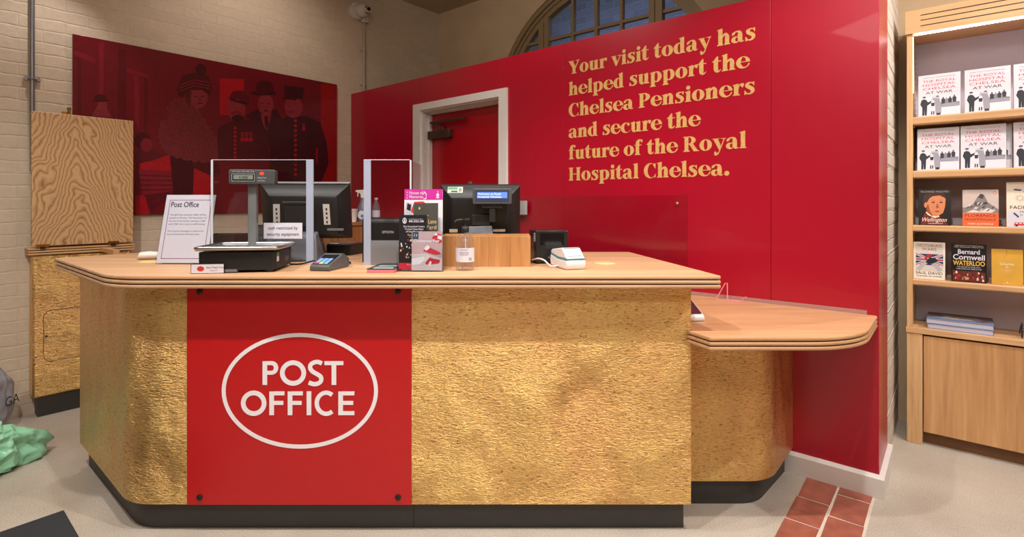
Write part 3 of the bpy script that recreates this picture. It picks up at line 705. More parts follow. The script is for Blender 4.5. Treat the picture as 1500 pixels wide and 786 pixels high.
# ------------------------------------------------------------------ conduits and camera on the left wall
v0, z0 = on_u(46.5, 116, LU)
p = thing('steel_conduit', 'galvanised steel conduit on brick wall running down behind the raised oak flap', 'conduit', lwloc(v0), LW)
m = M(); m.tube([(0, -.018, 1.5), (0, -.018, 3.4)], .0125, 12); m.obj('pipe', GALV, p)
m = M(); m.tube([(-.036, -.0066, z0), (-.016, -.0066, z0), (-.014, -.026, z0), (0, -.034, z0), (.014, -.026, z0), (.016, -.0066, z0), (.036, -.0066, z0)], .006, 6); m.lathe([(.011, 0), (.011, .01)], (-.03, -.004, z0), 10, axis='y'); m.lathe([(.011, 0), (.011, .01)], (.03, -.004, z0), 10, axis='y'); m.obj('saddle', GALV, p)
v1, z1 = on_u(531.5, 28, LU)
PC = mat('painted_conduit', (176, 160, 136), 0.6)
p = thing('painted_conduit', 'cream painted conduit rising above the red wall to the security camera', 'conduit', lwloc(v1), LW)
m = M(); m.tube([(0, -.018, 2.34), (0, -.018, z1 - .024)], .013, 12); m.obj('pipe', PC, p)
for zz in (z1 - .31, z1 - .64):
    m = M(); m.tube([(-.034, -.003, zz), (-.014, -.006, zz), (0, -.036, zz), (.014, -.006, zz), (.034, -.003, zz)], .006, 6); m.obj('saddle', PC, p)
v1, z1 = on_u(521, 17, LU)
p = thing('security_camera', 'round white security camera with two dark lenses high on the plaster wall', 'camera', lwloc(v1, z1), LW)
CW = mat('camera_white', (214, 206, 196), 0.4)
m = M(); m.lathe([(.085, 0), (.085, .03), (.078, .045), (.06, .05), (0, .05)], (0, 0, 0), 32, axis='y'); m.obj('base', CW, p)
m = M(); m.ico((.02, -.075, 0), (.066, .06, .066), 3); m.obj('ball', CW, p, smooth=80)
m = M()
for x in (.028, .058): m.lathe([(.0, .0), (.016, 0), (.016, .012), (.010, .012), (.009, .006), (0, .006)], (x, -.122, .012), 16, axis='y')
m.tube([(.012, -.128, -.018), (.03, -.131, -.034), (.055, -.130, -.036), (.07, -.122, -.026)], .003, 6); m.obj('lens', BLACKG, p)
m = M(); m.bx(.05, .115, -.045, -.002, -.09, -.02); m.obj('junction_box', CW, p, bevel=.004)

# ------------------------------------------------------------------ red photograph panel on the left wall
def lw(px, py): return on_u(px, py, LU)
mv0, mv1, mz0, mz1 = .768, 2.665, 1.224, 2.395
mu = thing('photo_mural', 'wide red tinted panel printed with an old photograph of five people', 'mural', lwloc(0), LW)
m = M(); m.bx(mv0, mv1, -.024, -.004, mz0, mz1); m.obj('panel', mat('mural_red', (106, 15, 28), 0.22, var=0.06, scale=5), mu, bevel=.001)
TONES = [(72, 10, 20), (88, 14, 26), (122, 22, 36), (160, 14, 28), (130, 38, 48), (146, 14, 16), (104, 16, 28), (60, 11, 19)]
tm = [mat('mural_tone_%d' % i, c, 0.24, var=0.10, scale=30) for i, c in enumerate(TONES)]
FURM = mat('mural_fur', (108, 28, 36), 0.3, var=0.35, scale=70)
tm.append(FURM)
m = M(); LAY = [0]
def mp(pts, tone, up=True):
    LAY[0] += 1; y = -.0242 - LAY[0] * .00004
    q = []
    for cx_, cy_ in pts:
        v, z = lw(90 + cx_ / 2.807, 40 + cy_ / 2.807); q.append((min(max(v, mv0), mv1), min(max(z, mz0), mz1)))
    m.flat(q, y, tone)
def me_(cx_, cy_, rx, ry, tone): mp(ell(cx_, cy_, rx, ry, 22), tone)
for p_, t_ in (([(48, 95), (135, 128), (135, 150), (48, 118)], 2), ([(60, 125), (78, 130), (78, 360), (60, 355)], 1), ([(180, 70), (225, 80), (225, 372), (180, 366)], 6), ([(150, 60), (170, 64), (170, 362), (150, 360)], 2),
               ([(265, 170), (352, 196), (352, 212), (265, 186)], 2), ([(295, 200), (315, 206), (315, 420), (295, 380)], 2), ([(335, 205), (350, 210), (350, 430), (335, 430)], 1), ([(228, 90), (262, 98), (262, 375), (228, 370)], 1), ([(370, 105), (395, 110), (395, 330), (370, 330)], 6),
               ([(1060, 232), (1127, 240), (1127, 690), (1060, 690)], 5), ([(645, 212), (745, 214), (745, 362), (645, 362)], 3),
               ([(1000, 225), (1060, 232), (1060, 600), (1000, 600)], 6), ([(300, 690), (345, 690), (360, 770), (300, 770)], 3)): mp(p_, t_)
# distant man in a bowler hat
mp([(140, 330), (150, 318), (180, 318), (188, 345), (205, 372), (120, 366)], 4); me_(165, 318, 20, 22, 4); me_(156, 303, 36, 6, 0); mp([(132, 300), (134, 282), (150, 277), (168, 278), (180, 285), (182, 302)], 0)
# boy with flowers and basket
mp([(296, 520), (330, 490), (380, 500), (420, 540), (440, 700), (360, 760), (340, 700), (310, 640)], 1); me_(330, 468, 34, 36, 0); me_(345, 484, 24, 28, 2)
mp([(318, 560), (380, 545), (450, 520), (452, 600), (318, 590)], 3); mp([(312, 585), (452, 590), (458, 672), (330, 690)], 2)
for i in range(4): mp([(316, 606 + i * 20), (454, 610 + i * 18), (454, 615 + i * 18), (316, 611 + i * 20)], 1)
# lady with fur and toque hat
mp([(440, 515), (545, 540), (540, 600), (535, 690), (455, 690), (448, 600)], 7)
mp([(520, 540), (640, 560), (648, 600), (625, 615), (540, 575)], 0); mp([(540, 580), (612, 612), (606, 690), (536, 690)], 3)
base = [(500, 292), (545, 325), (566, 352), (610, 420), (640, 470), (647, 520), (620, 553), (530, 550), (430, 520), (396, 470), (398, 400), (425, 340), (450, 300)]
fur = []
for i, (x_, y_) in enumerate(catmull(base + [base[0]], 7)): fur.append((x_ + 4 * math.sin(i * 2.3), y_ + 5 * math.sin(i * 3.7)))
mp(fur, 8)
me_(410, 360, 30, 26, 6)
me_(556, 288, 40, 46, 4); mp([(505, 270), (530, 262), (525, 330), (510, 310)], 1)
mp([(470, 256), (482, 222), (494, 200), (540, 188), (600, 204), (612, 240), (606, 282), (570, 258), (525, 262), (490, 288), (476, 280)], 0)
for i in range(3): mp([(478, 262 - i * 11), (540, 240 - i * 12), (606, 252 - i * 12), (606, 256 - i * 12), (540, 244 - i * 12), (478, 266 - i * 11)], 2)
me_(568, 176, 22, 24, 7); mp([(560, 200), (572, 165), (584, 198)], 7)
mp([(540, 287), (552, 283), (552, 287), (540, 291)], 7); mp([(568, 285), (580, 284), (580, 288), (568, 289)], 7); mp([(556, 312), (576, 310), (576, 314), (556, 317)], 0); mp([(560, 288), (572, 302), (560, 303)], 2)
# first pensioner
mp([(640, 415), (668, 398), (720, 382), (770, 382), (815, 410), (838, 450), (848, 545), (640, 545), (634, 470)], 0)
me_(714, 338, 37, 50, 4); mp([(683, 290), (700, 264), (740, 262), (768, 292), (762, 322), (720, 296), (690, 300)], 1); mp([(684, 292), (760, 310), (756, 322), (688, 302)], 7)
mp([(690, 350), (712, 344), (738, 352), (734, 362), (712, 356), (694, 364)], 2); me_(720, 375, 26, 14, 7)
for yy in range(415, 545, 17): me_(708, yy, 6, 6, 3)
for x in (738, 755, 772): me_(x, 462, 9, 9, 3); mp([(x - 7, 430), (x + 7, 431), (x + 7, 452), (x - 7, 451)], 2)
# gentleman in a trilby
mp([(752, 365), (800, 338), (878, 340), (905, 385), (905, 470), (850, 500), (832, 440)], 7); me_(833, 318, 33, 42, 4); mp([(812, 358), (858, 352), (850, 390), (838, 425), (822, 400)], 4); mp([(828, 366), (842, 366), (846, 400), (838, 420), (830, 400)], 7)
me_(826, 272, 54, 9, 7); mp([(793, 272), (797, 232), (815, 220), (848, 222), (862, 234), (868, 272)], 0); mp([(815, 312), (825, 311), (825, 314), (815, 315)], 7); mp([(842, 312), (851, 313), (851, 316), (842, 315)], 7); mp([(824, 342), (846, 342), (840, 347), (828, 347)], 0)
# second pensioner in a tall cap
mp([(848, 530), (858, 460), (885, 390), (930, 362), (1000, 366), (1058, 392), (1085, 480), (1092, 560), (1060, 640), (860, 640)], 7); mp([(1040, 500), (1048, 496), (1046, 560), (1040, 560)], 5)
me_(948, 330, 38, 44, 4); mp([(908, 240), (990, 250), (986, 296), (914, 296)], 7); mp([(904, 288), (960, 292), (958, 302), (906, 296)], 0); mp([(922, 345), (945, 342), (950, 352), (925, 356)], 2)
for yy in range(385, 620, 20): me_(956, yy, 6, 6, 3)
me_(989, 418, 7, 9, 3); mp([(983, 396), (995, 396), (995, 412), (983, 412)], 2)
m.obj('print', tm, mu, smooth=0, fix=False)

# ------------------------------------------------------------------ bookcase on the back wall
BU, BF = -.2005, 3.591
bc = thing('bookcase', 'tall oak bookcase with lit grey back panel and cupboard base', 'bookcase', uv(BU, BF), TH)
BW = .95
OAKL = wood('oak_bookcase', (192, 146, 100), (218, 176, 128), 'x', 0.9)
LILAC = mat('lilac_grey_board', (190, 181, 192), 0.6, var=0.02)
m = M(); m.bx(0, .026, 0, .30, .629, 2.22); m.obj('upright', OAKZ, bc, bevel=.0015)
m = M(); m.bx(BW - .026, BW, 0, .30, .629, 2.22); m.obj('upright', OAKZ, bc, bevel=.0015)
m = M(); m.bx(.0265, BW - .0265, .262, .282, .629, 2.22); m.obj('back_panel', LILAC, bc)
m = M(); m.bx(-.006, BW + .006, -.012, .30, 2.221, 2.345)
for zz in (2.255, 2.285, 2.312): m.bx(.06, BW - .06, -.0125, -.0115, zz - .0025, zz + .0025, 1)
m.obj('cornice', [OAKL, GROOVE], bc, bevel=.002)
m = M(); m.bx(0, .068, 0, .30, 0, .597); m.obj('end_post', OAKZ, bc, bevel=.002)
m = M(); m.bx(BW - .068, BW, 0, .30, 0, .597); m.obj('end_post', OAKZ, bc, bevel=.002)
m = M(); m.bx(-.004, BW + .004, -.006, .30, .598, .6285); m.obj('base_top', OAKL, bc, bevel=.002)
m = M(); m.bx(.0725, BW - .072, .004, .024, .072, .588); m.obj('cupboard_door', OAKDOOR, bc, bevel=.0015)
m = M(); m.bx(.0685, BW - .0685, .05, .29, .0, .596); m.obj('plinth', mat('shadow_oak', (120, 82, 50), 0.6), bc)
shz = [(1.7695, .042), (1.478, .040), (1.183, .034), (.890, .032)]
for zt, th in shz:
    m = M(); m.prismx([(.004, zt - th + .006), (.010, zt - th), (.26, zt - th), (.26, zt), (.010, zt), (.004, zt - .006)], .0265, BW - .0265); m.bx(.028, .034, .03, .22, zt - th - .012, zt - th - .0005, 1)
    m.obj('shelf', [OAKL, GALV], bc)
m = M(); m.bx(.0265, .0275, .235, .2615, .64, 2.2)
zz = .66
while zz < 2.18: m.bx(.0274, .0285, .242, .254, zz, zz + .018, 1); zz += .030
m.obj('slotted_rail', [mat('white_rail', (210, 206, 210), 0.5), BLACK], bc)
LED = mat('led_white', (255, 250, 255), 0.5, var=0.0, emit=8.0)
m = M(); m.bx(.030, BW - .03, .006, .018, 2.2135, 2.2205); m.obj('led_strip', LED, bc)
m = M(); m.bx(.0262, .0295, .004, .010, 1.90, 2.205); m.obj('led_strip', mat('led_edge', (255, 246, 240), 0.5, var=0.0, emit=1.6), bc)

def bk(px, py, v=BF + .03):
    u, z = on_v(px, py, v); return u - BU, z
PAGES = mat('page_block', (226, 218, 204), 0.8, var=0.08, scale=200)
def book(name, label, x, z, w, h, t, cover, tilt=-.10, y=.035, group=None, edge=None, cat='book'):
    loc = uv(BU, BF) + Matrix.Rotation(TH, 3, 'Z') @ Vector((x, y, 0)); loc.z = z + .0008
    o = thing(name, label, cat, loc, TH, group, tilt)
    m = M(); m.bx(0, w, 0, .0025, 0, h); m.bx(0, w, t - .0025, t, 0, h); m.bx(0, .003, .0026, t - .0026, 0, h); m.obj('cover', cover, o, bevel=.0008)
    m = M(); m.bx(.0031, w - .003, .0027, t - .0027, .003, h - .003); m.obj('pages', PAGES, o)
    return o
def shade(n, c): return mat('print_' + n, c, 0.4, var=0.03)
RASP, CHAR, PALE, MIDG, LGREY, INKB = shade('raspberry', (196, 66, 86)), shade('charcoal', (46, 44, 56)), shade('pale_sky', (214, 212, 222)), shade('mid_grey', (130, 128, 142)), shade('light_grey', (186, 184, 196)), shade('ink', (30, 30, 42))
WCOV = mat('white_jacket', (208, 205, 213), 0.3, var=0.01)
def war_cover(o, w, h):
    """white jacket: red and black capitals over a grey photograph of men on a shore"""
    m = M(); y = -.0003; c = w / 2
    m.text('MARTIN CAWTHORNE', c, h * .915, w * .76, h * .030, y, 2, align='c')
    m.text('THE ROYAL', c, h * .815, w * .78, h * .062, y, 0, align='c')
    m.text('HOSPITAL', c, h * .725, w * .78, h * .062, y, 0, align='c')
    m.text('CHELSEA', c, h * .635, w * .78, h * .062, y, 0, align='c')
    m.text('AT WAR', c, h * .535, w * .64, h * .066, y, 5, align='c')
    P = lambda pts, mi, dy=0: m.flat([(a * w, b * h) for a, b in pts], y - dy, mi)
    P([(.03, .02), (.98, .02), (.98, .44), (.60, .47), (.03, .46)], 3)
    P([(.50, .20), (.98, .20), (.98, .30), (.50, .32)], 2, .0001); P([(.30, .28), (.52, .28), (.52, .46), (.34, .46)], 4, .0001)
    P([(.56, .22), (.98, .20), (.98, .26), (.75, .30), (.58, .27)], 6, .00015)
    for a, b, s_, k in ((.60, .28, .17, 1), (.68, .28, .15, 2), (.76, .29, .16, 1), (.86, .30, .18, 1)):      # group on the shore
        P([(a - .04, b), (a - .045, b + s_ * .6), (a - .02, b + s_ * .72), (a + .02, b + s_ * .72), (a + .05, b + s_ * .55), (a + .04, b)], k, .0002)
        P(ell(a, b + s_ * .82, .018, .018 * w / h * 1.2, 10), k, .0002)
    # soldier, nurse, man in a long coat
    P([(.10, .03), (.10, .22), (.05, .30), (.08, .40), (.13, .42), (.19, .41), (.24, .34), (.34, .38), (.34, .34), (.22, .26), (.21, .03), (.16, .03), (.155, .18), (.15, .03)], 5, .0002)
    P(ell(.145, .445, .030, .026, 12), 4, .0003); P([(.105, .455), (.19, .455), (.18, .485), (.115, .485)], 5, .0004)
    P([(.32, .12), (.30, .30), (.33, .38), (.38, .38), (.40, .30), (.39, .12)], 3, .00025); P([(.32, .24), (.39, .24), (.40, .32), (.31, .32)], 5, .0003); P([(.31, .04), (.34, .04), (.345, .12), (.32, .12)], 5, .0003); P([(.36, .04), (.39, .04), (.39, .12), (.365, .12)], 5, .0003)
    P([(.42, .06), (.41, .25), (.40, .36), (.35, .40), (.36, .43), (.44, .42), (.50, .41), (.55, .30), (.56, .06)], 6, .0003); P(ell(.465, .445, .028, .026, 12), 4, .0004); P([(.43, .455), (.50, .455), (.49, .48), (.44, .48)], 5, .0005); P([(.44, .02), (.54, .02), (.54, .07), (.44, .07)], 5, .0004)
    return m.obj('cover_print', [RASP, CHAR, MIDG, PALE, LGREY, INKB, mat('print_slate', (150, 148, 160), 0.4)], o, smooth=0, fix=False)

def spot(px0, px1, pyt, pyb, v=BF + .038):
    x0, zt = bk(px0, pyt, v); x1, _ = bk(px1, pyt, v); _, zb = bk(px0, pyb, v); return x0, x1 - x0, zt - zb
x, w, h = spot(1345, 1407, 107, 168.5)
b1 = book('hardback_book', 'white war history hardback at the left end of the top shelf', x, 1.7695, w, h, .032, WCOV); war_cover(b1, w, h)
x, w2, _ = spot(1413, 1481.5, 98.3, 165)
GB1, GB2 = 'white war history hardbacks, top shelf', 'white war history hardbacks, second shelf'
b1['group'] = GB1
def again(x, z, label, group, y=.035):
    loc = uv(BU, BF) + Matrix.Rotation(TH, 3, 'Z') @ Vector((x, y, 0)); loc.z = z + .0008
    o = copy_thing(b1, loc, label=label); o['group'] = group; return o
again(x, 1.7695, 'white war history hardback, second from the left on the top shelf', GB1)
x, _, _ = spot(1485, 1500, 90, 160); again(x, 1.7695, 'white war history hardback cut off by the right picture edge, top shelf', GB1)
x, w, h = spot(1343.5, 1406, 185.4, 249)
again(x, 1.478, 'white war history hardback at the left end of the second shelf', GB2)
x, _, _ = spot(1407, 1474, 180, 247); again(x, 1.478, 'white war history hardback in front of its twin, middle of second shelf', GB2)
x, _, _ = spot(1416, 1474, 180, 247); again(x, 1.478, 'white war history hardback mostly hidden behind its twin, second shelf', GB2, y=.072)
x, _, _ = spot(1485, 1500, 180, 247); again(x, 1.478, 'white war history hardback cut off by the right picture edge, second shelf', GB2)

# portrait paperback
x, w, h = spot(1345.5, 1393, 276, 328.5)
o = book('paperback_book', 'dark paperback with a painted portrait of a man in high collar', x, 1.183, w, h, .028, mat('dark_cover', (34, 26, 24), 0.3))
SK, HAIR, SK2, CREAM, DRED = shade('skin', (206, 128, 84)), shade('hair', (58, 34, 22)), shade('skin_shadow', (150, 78, 46)), shade('cream', (236, 224, 202)), shade('dark_red', (110, 30, 28))
m = M(); y = -.0003
P = lambda pts, mi, dy=0: m.flat([(a * w, b * h) for a, b in pts], y - dy, mi)
P([(.08, .10), (.20, .34), (.40, .30), (.74, .18), (.92, .02), (.08, .02)], 4); P([(.22, .36), (.30, .28), (.52, .20), (.66, .24), (.60, .30), (.34, .38)], 3, .0001)
P([(.24, .50), (.26, .36), (.40, .26), (.58, .24), (.76, .34), (.82, .50), (.84, .72), (.74, .86), (.40, .86), (.26, .74)], 0, .0002); P([(.24, .50), (.26, .36), (.40, .26), (.46, .26), (.36, .40), (.30, .60)], 2, .00025); P(ell(.22, .56, .05, .08, 12), 0, .00015)
P([(.16, .56), (.14, .78), (.26, .90), (.60, .93), (.80, .88), (.86, .70), (.80, .76), (.66, .82), (.44, .80), (.34, .74), (.26, .62), (.22, .64)], 1, .0003)
for ex in (.46, .70): P(ell(ex, .63, .055, .018, 12), 1, .0003); P([(ex - .08, .675), (ex, .70), (ex + .08, .68), (ex, .69)], 1, .0003)
P([(.58, .62), (.64, .48), (.54, .47)], 2, .0003); P([(.48, .385), (.58, .40), (.68, .385), (.58, .365)], 4, .0003)
m.text('RICHARD HOLMES', w / 2, h * .905, w * .86, h * .05, y - .0005, 5, align='c')
m.text('Wellington', w * .12, h * .10, w * .76, h * .115, y - .0005, 3, shear=.35)
m.text('THE IRON DUKE', w * .30, h * .035, w * .45, h * .03, y - .0005, 3)
m.obj('cover_print', [SK, HAIR, SK2, CREAM, DRED, shade('silver', (190, 184, 180))], o, smooth=0, fix=False)

# orange banded paperback
x, w, h = spot(1410, 1463, 277, 330)
o = book('paperback_book', 'paperback with grey mountain photograph above an orange lower band', x, 1.183, w, h, .030, mat('taupe_cover', (176, 150, 136), 0.35))
m = M(); P = lambda pts, mi, dy=0: m.flat([(a * w, b * h) for a, b in pts], y - dy, mi)
P([(0, 0), (1, 0), (1, .36), (0, .36)], 0); P([(0, .37), (1, .37), (1, .99), (0, .99)], 1)
P([(0, .37), (0, .50), (.15, .52), (.3, .60), (.42, .80), (.52, .88), (.62, .84), (.70, .66), (.85, .55), (1, .46), (1, .37)], 2, .0001)
P([(.32, .56), (.45, .68), (.40, .62), (.66, .66), (.60, .74), (.72, .60)], 3, .0002); P([(.44, .78), (.50, .89), (.60, .86), (.58, .74)], 3, .0002); P([(.1, .37), (.3, .45), (.5, .40), (.7, .50), (.9, .42), (.8, .37)], 4, .0002)
for i in range(14): a = random.uniform(.1, .85); b_ = random.uniform(.39, .62); P([(a, b_), (a + .06, b_ + .05), (a + .09, b_ + .04), (a + .02, b_ - .02)], random.choice((3, 4)), .0003)
m.text('FLORENCE', w / 2, h * .255, w * .86, h * .075, y - .0005, 5, align='c'); m.text('NIGHTINGALE', w / 2, h * .155, w * .86, h * .062, y - .0005, 5, align='c')
m.text('MARK BOSTRIDGE', w / 2, h * .04, w * .70, h * .045, y - .0005, 6, align='c')
m.flat(ell(w * .90, h * .91, w * .042, w * .055, 18), y - .0004, 0); m.flat(ell(w * .90, h * .91, w * .016, w * .034, 12), y - .0006, 6)
for q in range(3): m.text('the woman and her legend', w * .10, h * (.88 - q * .035), w * (.40 - .05 * q), None, y - .0005, 6)
m.obj('cover_print', [shade('orange', (226, 98, 48)), shade('photo_sky', (196, 180, 172)), shade('photo_grey', (128, 120, 118)), shade('photo_dark', (62, 56, 58)), shade('photo_light', (214, 204, 198)), shade('maroon', (116, 32, 24)), CREAM], o, smooth=0, fix=False)

# cream book cut by the frame
x, w0, h = spot(1474.5, 1500, 266, 331.5); w = .165
o = book('paperback_book', 'cream paperback with small red bus and firework drawings, cut off by picture edge', x, 1.183, w, h, .026, mat('cream_cover', (228, 216, 196), 0.4))
m = M(); P = lambda pts, mi, dy=0: m.flat([(a * w, b * h) for a, b in pts], y - dy, mi)
P([(.03, .0), (1, .0), (1, .38), (.03, .36)], 0)
m.text('OLD SOLDIERS', w * .42, h * .50, w * .5, None, y - .0003, 1, bottom=False); m.text('NEVER', w * .46, h * .50, w * .40, h * .055, y - .0004, 1)
m.text('FADE AWAY', w * .08, h * .40, w * .86, h * .075, y - .0004, 1); m.text('How we lived', w * .30, h * .32, w * .5, h * .045, y - .0004, 2); m.text('in retirement', w * .30, h * .25, w * .5, h * .045, y - .0004, 2)
for i in range(16):
    a = 2 * math.pi * i / 16; cx_, cz_ = w * .30, h * .64; r0, r1 = w * .05, w * (.13 if i % 2 else .17)
    da = .07; m.flat([(cx_ + r0 * math.cos(a - da), cz_ + r0 * math.sin(a - da)), (cx_ + r1 * math.cos(a), cz_ + r1 * math.sin(a)), (cx_ + r0 * math.cos(a + da), cz_ + r0 * math.sin(a + da))], y - .0003, 1)
P([(.16, .03), (.50, .03), (.50, .07), (.46, .10), (.18, .10)], 3, .0003)
for q in (.20, .28, .36): P([(q, .065), (q + .05, .065), (q + .05, .09), (q, .09)], 0, .0004)
for q in (.22, .42): m.flat(ell(w * q, h * .03, w * .03, w * .03, 10), y - .0005, 1)
P([(.15, .82), (.32, .80), (.34, .83), (.18, .85)], 2, .0003); P([(.36, .77), (.46, .78), (.42, .82)], 3, .0003); P([(.14, .30), (.26, .20), (.28, .23), (.18, .32)], 2, .0003); P([(.40, .92), (.48, .90), (.46, .95)], 4, .0003); P(ell(.68, .86, .10, .07, 16), 3, .0003); P(ell(.68, .86, .05, .04, 16), 2, .0004)
P([(.62, .16), (.76, .14), (.80, .18), (.66, .20)], 1, .0004)
m.obj('cover_print', [WCOV, INKB, shade('navy', (46, 58, 104)), shade('bus_red', (190, 40, 52)), shade('gold_ink', (206, 166, 80))], o, smooth=0, fix=False)

# flag cover
x, w, h = spot(1338, 1384.5, 355.5, 409)
o = book('paperback_book', 'paperback with a flag and crossed ribbons printed on pale cover', x, .890, w, h, .030, mat('ivory_cover', (228, 220, 206), 0.35))
m = M(); P = lambda pts, mi, dy=0: m.flat([(a * w, b * h) for a, b in pts], y - dy, mi)
P([(.06, .22), (.94, .22), (.94, .97), (.06, .97)], 0)
P([(.08, .38), (.94, .38), (.94, .68), (.08, .68)], 1, .0001)
for a, b_ in (((.08, .38), (.94, .68)), ((.08, .68), (.94, .38))):
    P([(a[0], a[1] - .035), (b_[0], b_[1] - .035), (b_[0], b_[1] + .035), (a[0], a[1] + .035)], 2, .00015)
    P([(a[0], a[1] - .012), (b_[0], b_[1] - .012), (b_[0], b_[1] + .012), (a[0], a[1] + .012)], 3, .0002)
P([(.08, .49), (.94, .49), (.94, .57), (.08, .57)], 2, .00025); P([(.08, .51), (.94, .51), (.94, .55), (.08, .55)], 3, .0003)
P([(.50, .47), (.80, .22), (.92, .28), (.62, .52)], 4, .0004); P([(.50, .47), (.20, .22), (.10, .28), (.40, .52)], 4, .0004)
P([(.40, .44), (.60, .42), (.78, .50), (.70, .58), (.52, .58), (.42, .52)], 5, .0005); P([(.44, .58), (.60, .60), (.58, .68), (.48, .70), (.40, .64)], 3, .0005); P([(.48, .68), (.64, .70), (.56, .78), (.46, .76)], 2, .00055); P([(.36, .52), (.46, .50), (.44, .62), (.36, .60)], 3, .0006)
m.text("VICTORIA'S", w / 2, h * .875, w * .76, h * .075, y - .0005, 6, align='c'); m.text('WARS', w / 2, h * .775, w * .46, h * .075, y - .0005, 6, align='c')
m.text('SAUL DAVID', w / 2, h * .135, w * .84, h * .075, y - .0005, 5, align='c'); m.text('THE RISE OF EMPIRE', w / 2, h * .07, w * .8, h * .032, y - .0005, 5, align='c')
m.obj('cover_print', [shade('stone', (206, 198, 188)), shade('flag_blue', (44, 48, 96)), WCOV, shade('flag_red', (166, 40, 48)), shade('ribbon_grey', (176, 174, 176)), INKB, shade('title_red', (140, 56, 50))], o, smooth=0, fix=False)

# black battle paperback
x, w, h = spot(1393.5, 1445.5, 357, 412)
o = book('hardback_book', 'thick black book with gold title above a battle painting', x, .890, w, h, .040, mat('black_cover', (22, 20, 24), 0.3))
m = M(); P = lambda pts, mi, dy=0: m.flat([(a * w, b * h) for a, b in pts], y - dy, mi)
P([(.04, .02), (.96, .02), (.96, .26), (.70, .30), (.40, .28), (.04, .30)], 0)
for i in range(46): a, b_ = random.uniform(.05, .88), random.uniform(.03, .22); s_ = random.uniform(.03, .07); P([(a, b_), (a + s_, b_ + .01), (a + s_ * .8, b_ + s_), (a + .01, b_ + s_ * 1.2)], random.choice((1, 1, 2, 3, 4)), .0001 + i * .00001)
m.text('THE HISTORY OF FOUR DAYS', w / 2, h * .94, w * .8, h * .025, y - .0005, 3, align='c'); m.text('THREE ARMIES AND THREE BATTLES', w / 2, h * .90, w * .85, h * .025, y - .0005, 3, align='c')
m.text('Bernard', w / 2, h * .735, w * .62, h * .125, y - .0005, 5, align='c', bold=.02); m.text('Cornwell', w / 2, h * .585, w * .90, h * .14, y - .0005, 5, align='c', bold=.02)
m.text('WATERLOO', w / 2, h * .435, w * .90, h * .125, y - .0005, 6, align='c', bold=.02)
m.text('THE HISTORY OF FOUR DAYS,', w / 2, h * .375, w * .66, h * .03, y - .0005, 5, align='c'); m.text('THREE ARMIES AND THREE BATTLES', w / 2, h * .325, w * .72, h * .03, y - .0005, 5, align='c')
m.obj('cover_print', [shade('battle_brown', (92, 36, 28)), shade('coat_red', (170, 36, 34)), shade('smoke_tan', (196, 152, 110)), CREAM, shade('battle_dark', (40, 24, 22)), WCOV, shade('title_gold', (224, 178, 62))], o, smooth=0, fix=False)

# ochre gift book
x, w, h = spot(1452.5, 1499, 364.5, 416)
o = book('gift_book', 'plain ochre book with small white lettering, right end of the fourth shelf', x, .890, w, h, .022, mat('ochre_cloth', (206, 156, 50), 0.5, bmp=.1, bscale=600))
m = M(); m.flat([(w * .48, h * .82), (w * .485, h), (w * .50, h), (w * .495, h * .82)], y, 0); m.flat([(w * .48, h * .88), (w, h * .88), (w, h * .885), (w * .48, h * .885)], y, 0)
m.text('Charles', w * .50, h * .55, w * .44, h * .075, y, 1, align='c'); m.text('II', w * .50, h * .47, w * .07, h * .055, y, 1, align='c'); m.text('a king and his', w * .5, h * .41, w * .3, h * .02, y, 1, align='c'); m.text('hospital', w * .5, h * .36, w * .16, h * .02, y, 1, align='c')
m.flat(ell(w * .50, h * .07, w * .025, w * .03, 12), y, 1); m.text('royal edition', w * .5, h * .03, w * .28, h * .02, y, 1, align='c')
m.obj('cover_print', [shade('dark_ochre', (168, 122, 36)), CREAM], o, smooth=0, fix=False)

# two large books lying flat, one on the other, and a black stand at the frame edge
def lying(name, label, x, y_, z, w, d, t, rz, cover):
    loc = uv(BU, BF) + Matrix.Rotation(TH, 3, 'Z') @ Vector((x, y_, 0)); loc.z = z
    o = thing(name, label, 'book', loc, TH + rz, 'large books lying flat')
    m = M(); m.bx(0, w, 0, d, 0, .002); m.bx(0, w, 0, d, t - .002, t); m.bx(-.0005, .002, 0, d, .0021, t - .0021); m.obj('cover', cover, o, bevel=.0006)
    m = M(); m.bx(.0022, w - .003, .003, d - .003, .0021, t - .0021); m.obj('pages', mat('cool_pages', (190, 188, 206), 0.8, var=.06, scale=300), o)
    return o
x, _ = bk(1357, 480, BF + .02)
SKYC = mat('sky_cover', (120, 150, 190), 0.2, coat=.4)
lying('picture_book', 'pale blue picture book lying under another on the cupboard top', x + .004, .03, .6292, .265, .215, .026, -.03, SKYC)
o = lying('picture_book', 'glossy picture book with aerial photograph lying on top of another', x, .028, .6558, .270, .218, .026, -.01, SKYC)
m = M()
def T(pts, mi, dz=0): V = [m.v((a * .27, b * .218, .0263 + dz)) for a, b in pts]; m.f(V, mi)
T([(.0, .45), (1, .45), (1, 1), (0, 1)], 0); T([(.08, .30), (.30, .46), (.85, .36), (.80, .28), (.40, .22)], 1, .0001); T([(.25, .5), (.45, .56), (.7, .5), (.9, .55), (.7, .62), (.3, .62)], 2, .0001); T([(.72, .2), (.92, .22), (.90, .34), (.76, .32)], 3, .0001)
for i in range(18): a = random.uniform(.15, .8); b_ = random.uniform(.28, .6); T([(a, b_), (a + .05, b_ + .02), (a + .06, b_ + .05), (a + .01, b_ + .03)], random.choice((0, 1, 2)), .0002 + i * 1e-5)
m.obj('cover_print', [shade('aerial_brown', (96, 80, 72)), shade('aerial_white', (226, 222, 220)), shade('aerial_tan', (160, 140, 124)), shade('aerial_red', (120, 70, 76))], o, smooth=0, fix=False)
x, _ = bk(1497, 480, BF + .05)
loc = uv(BU, BF) + Matrix.Rotation(TH, 3, 'Z') @ Vector((x, .05, .0)); loc.z = .6295
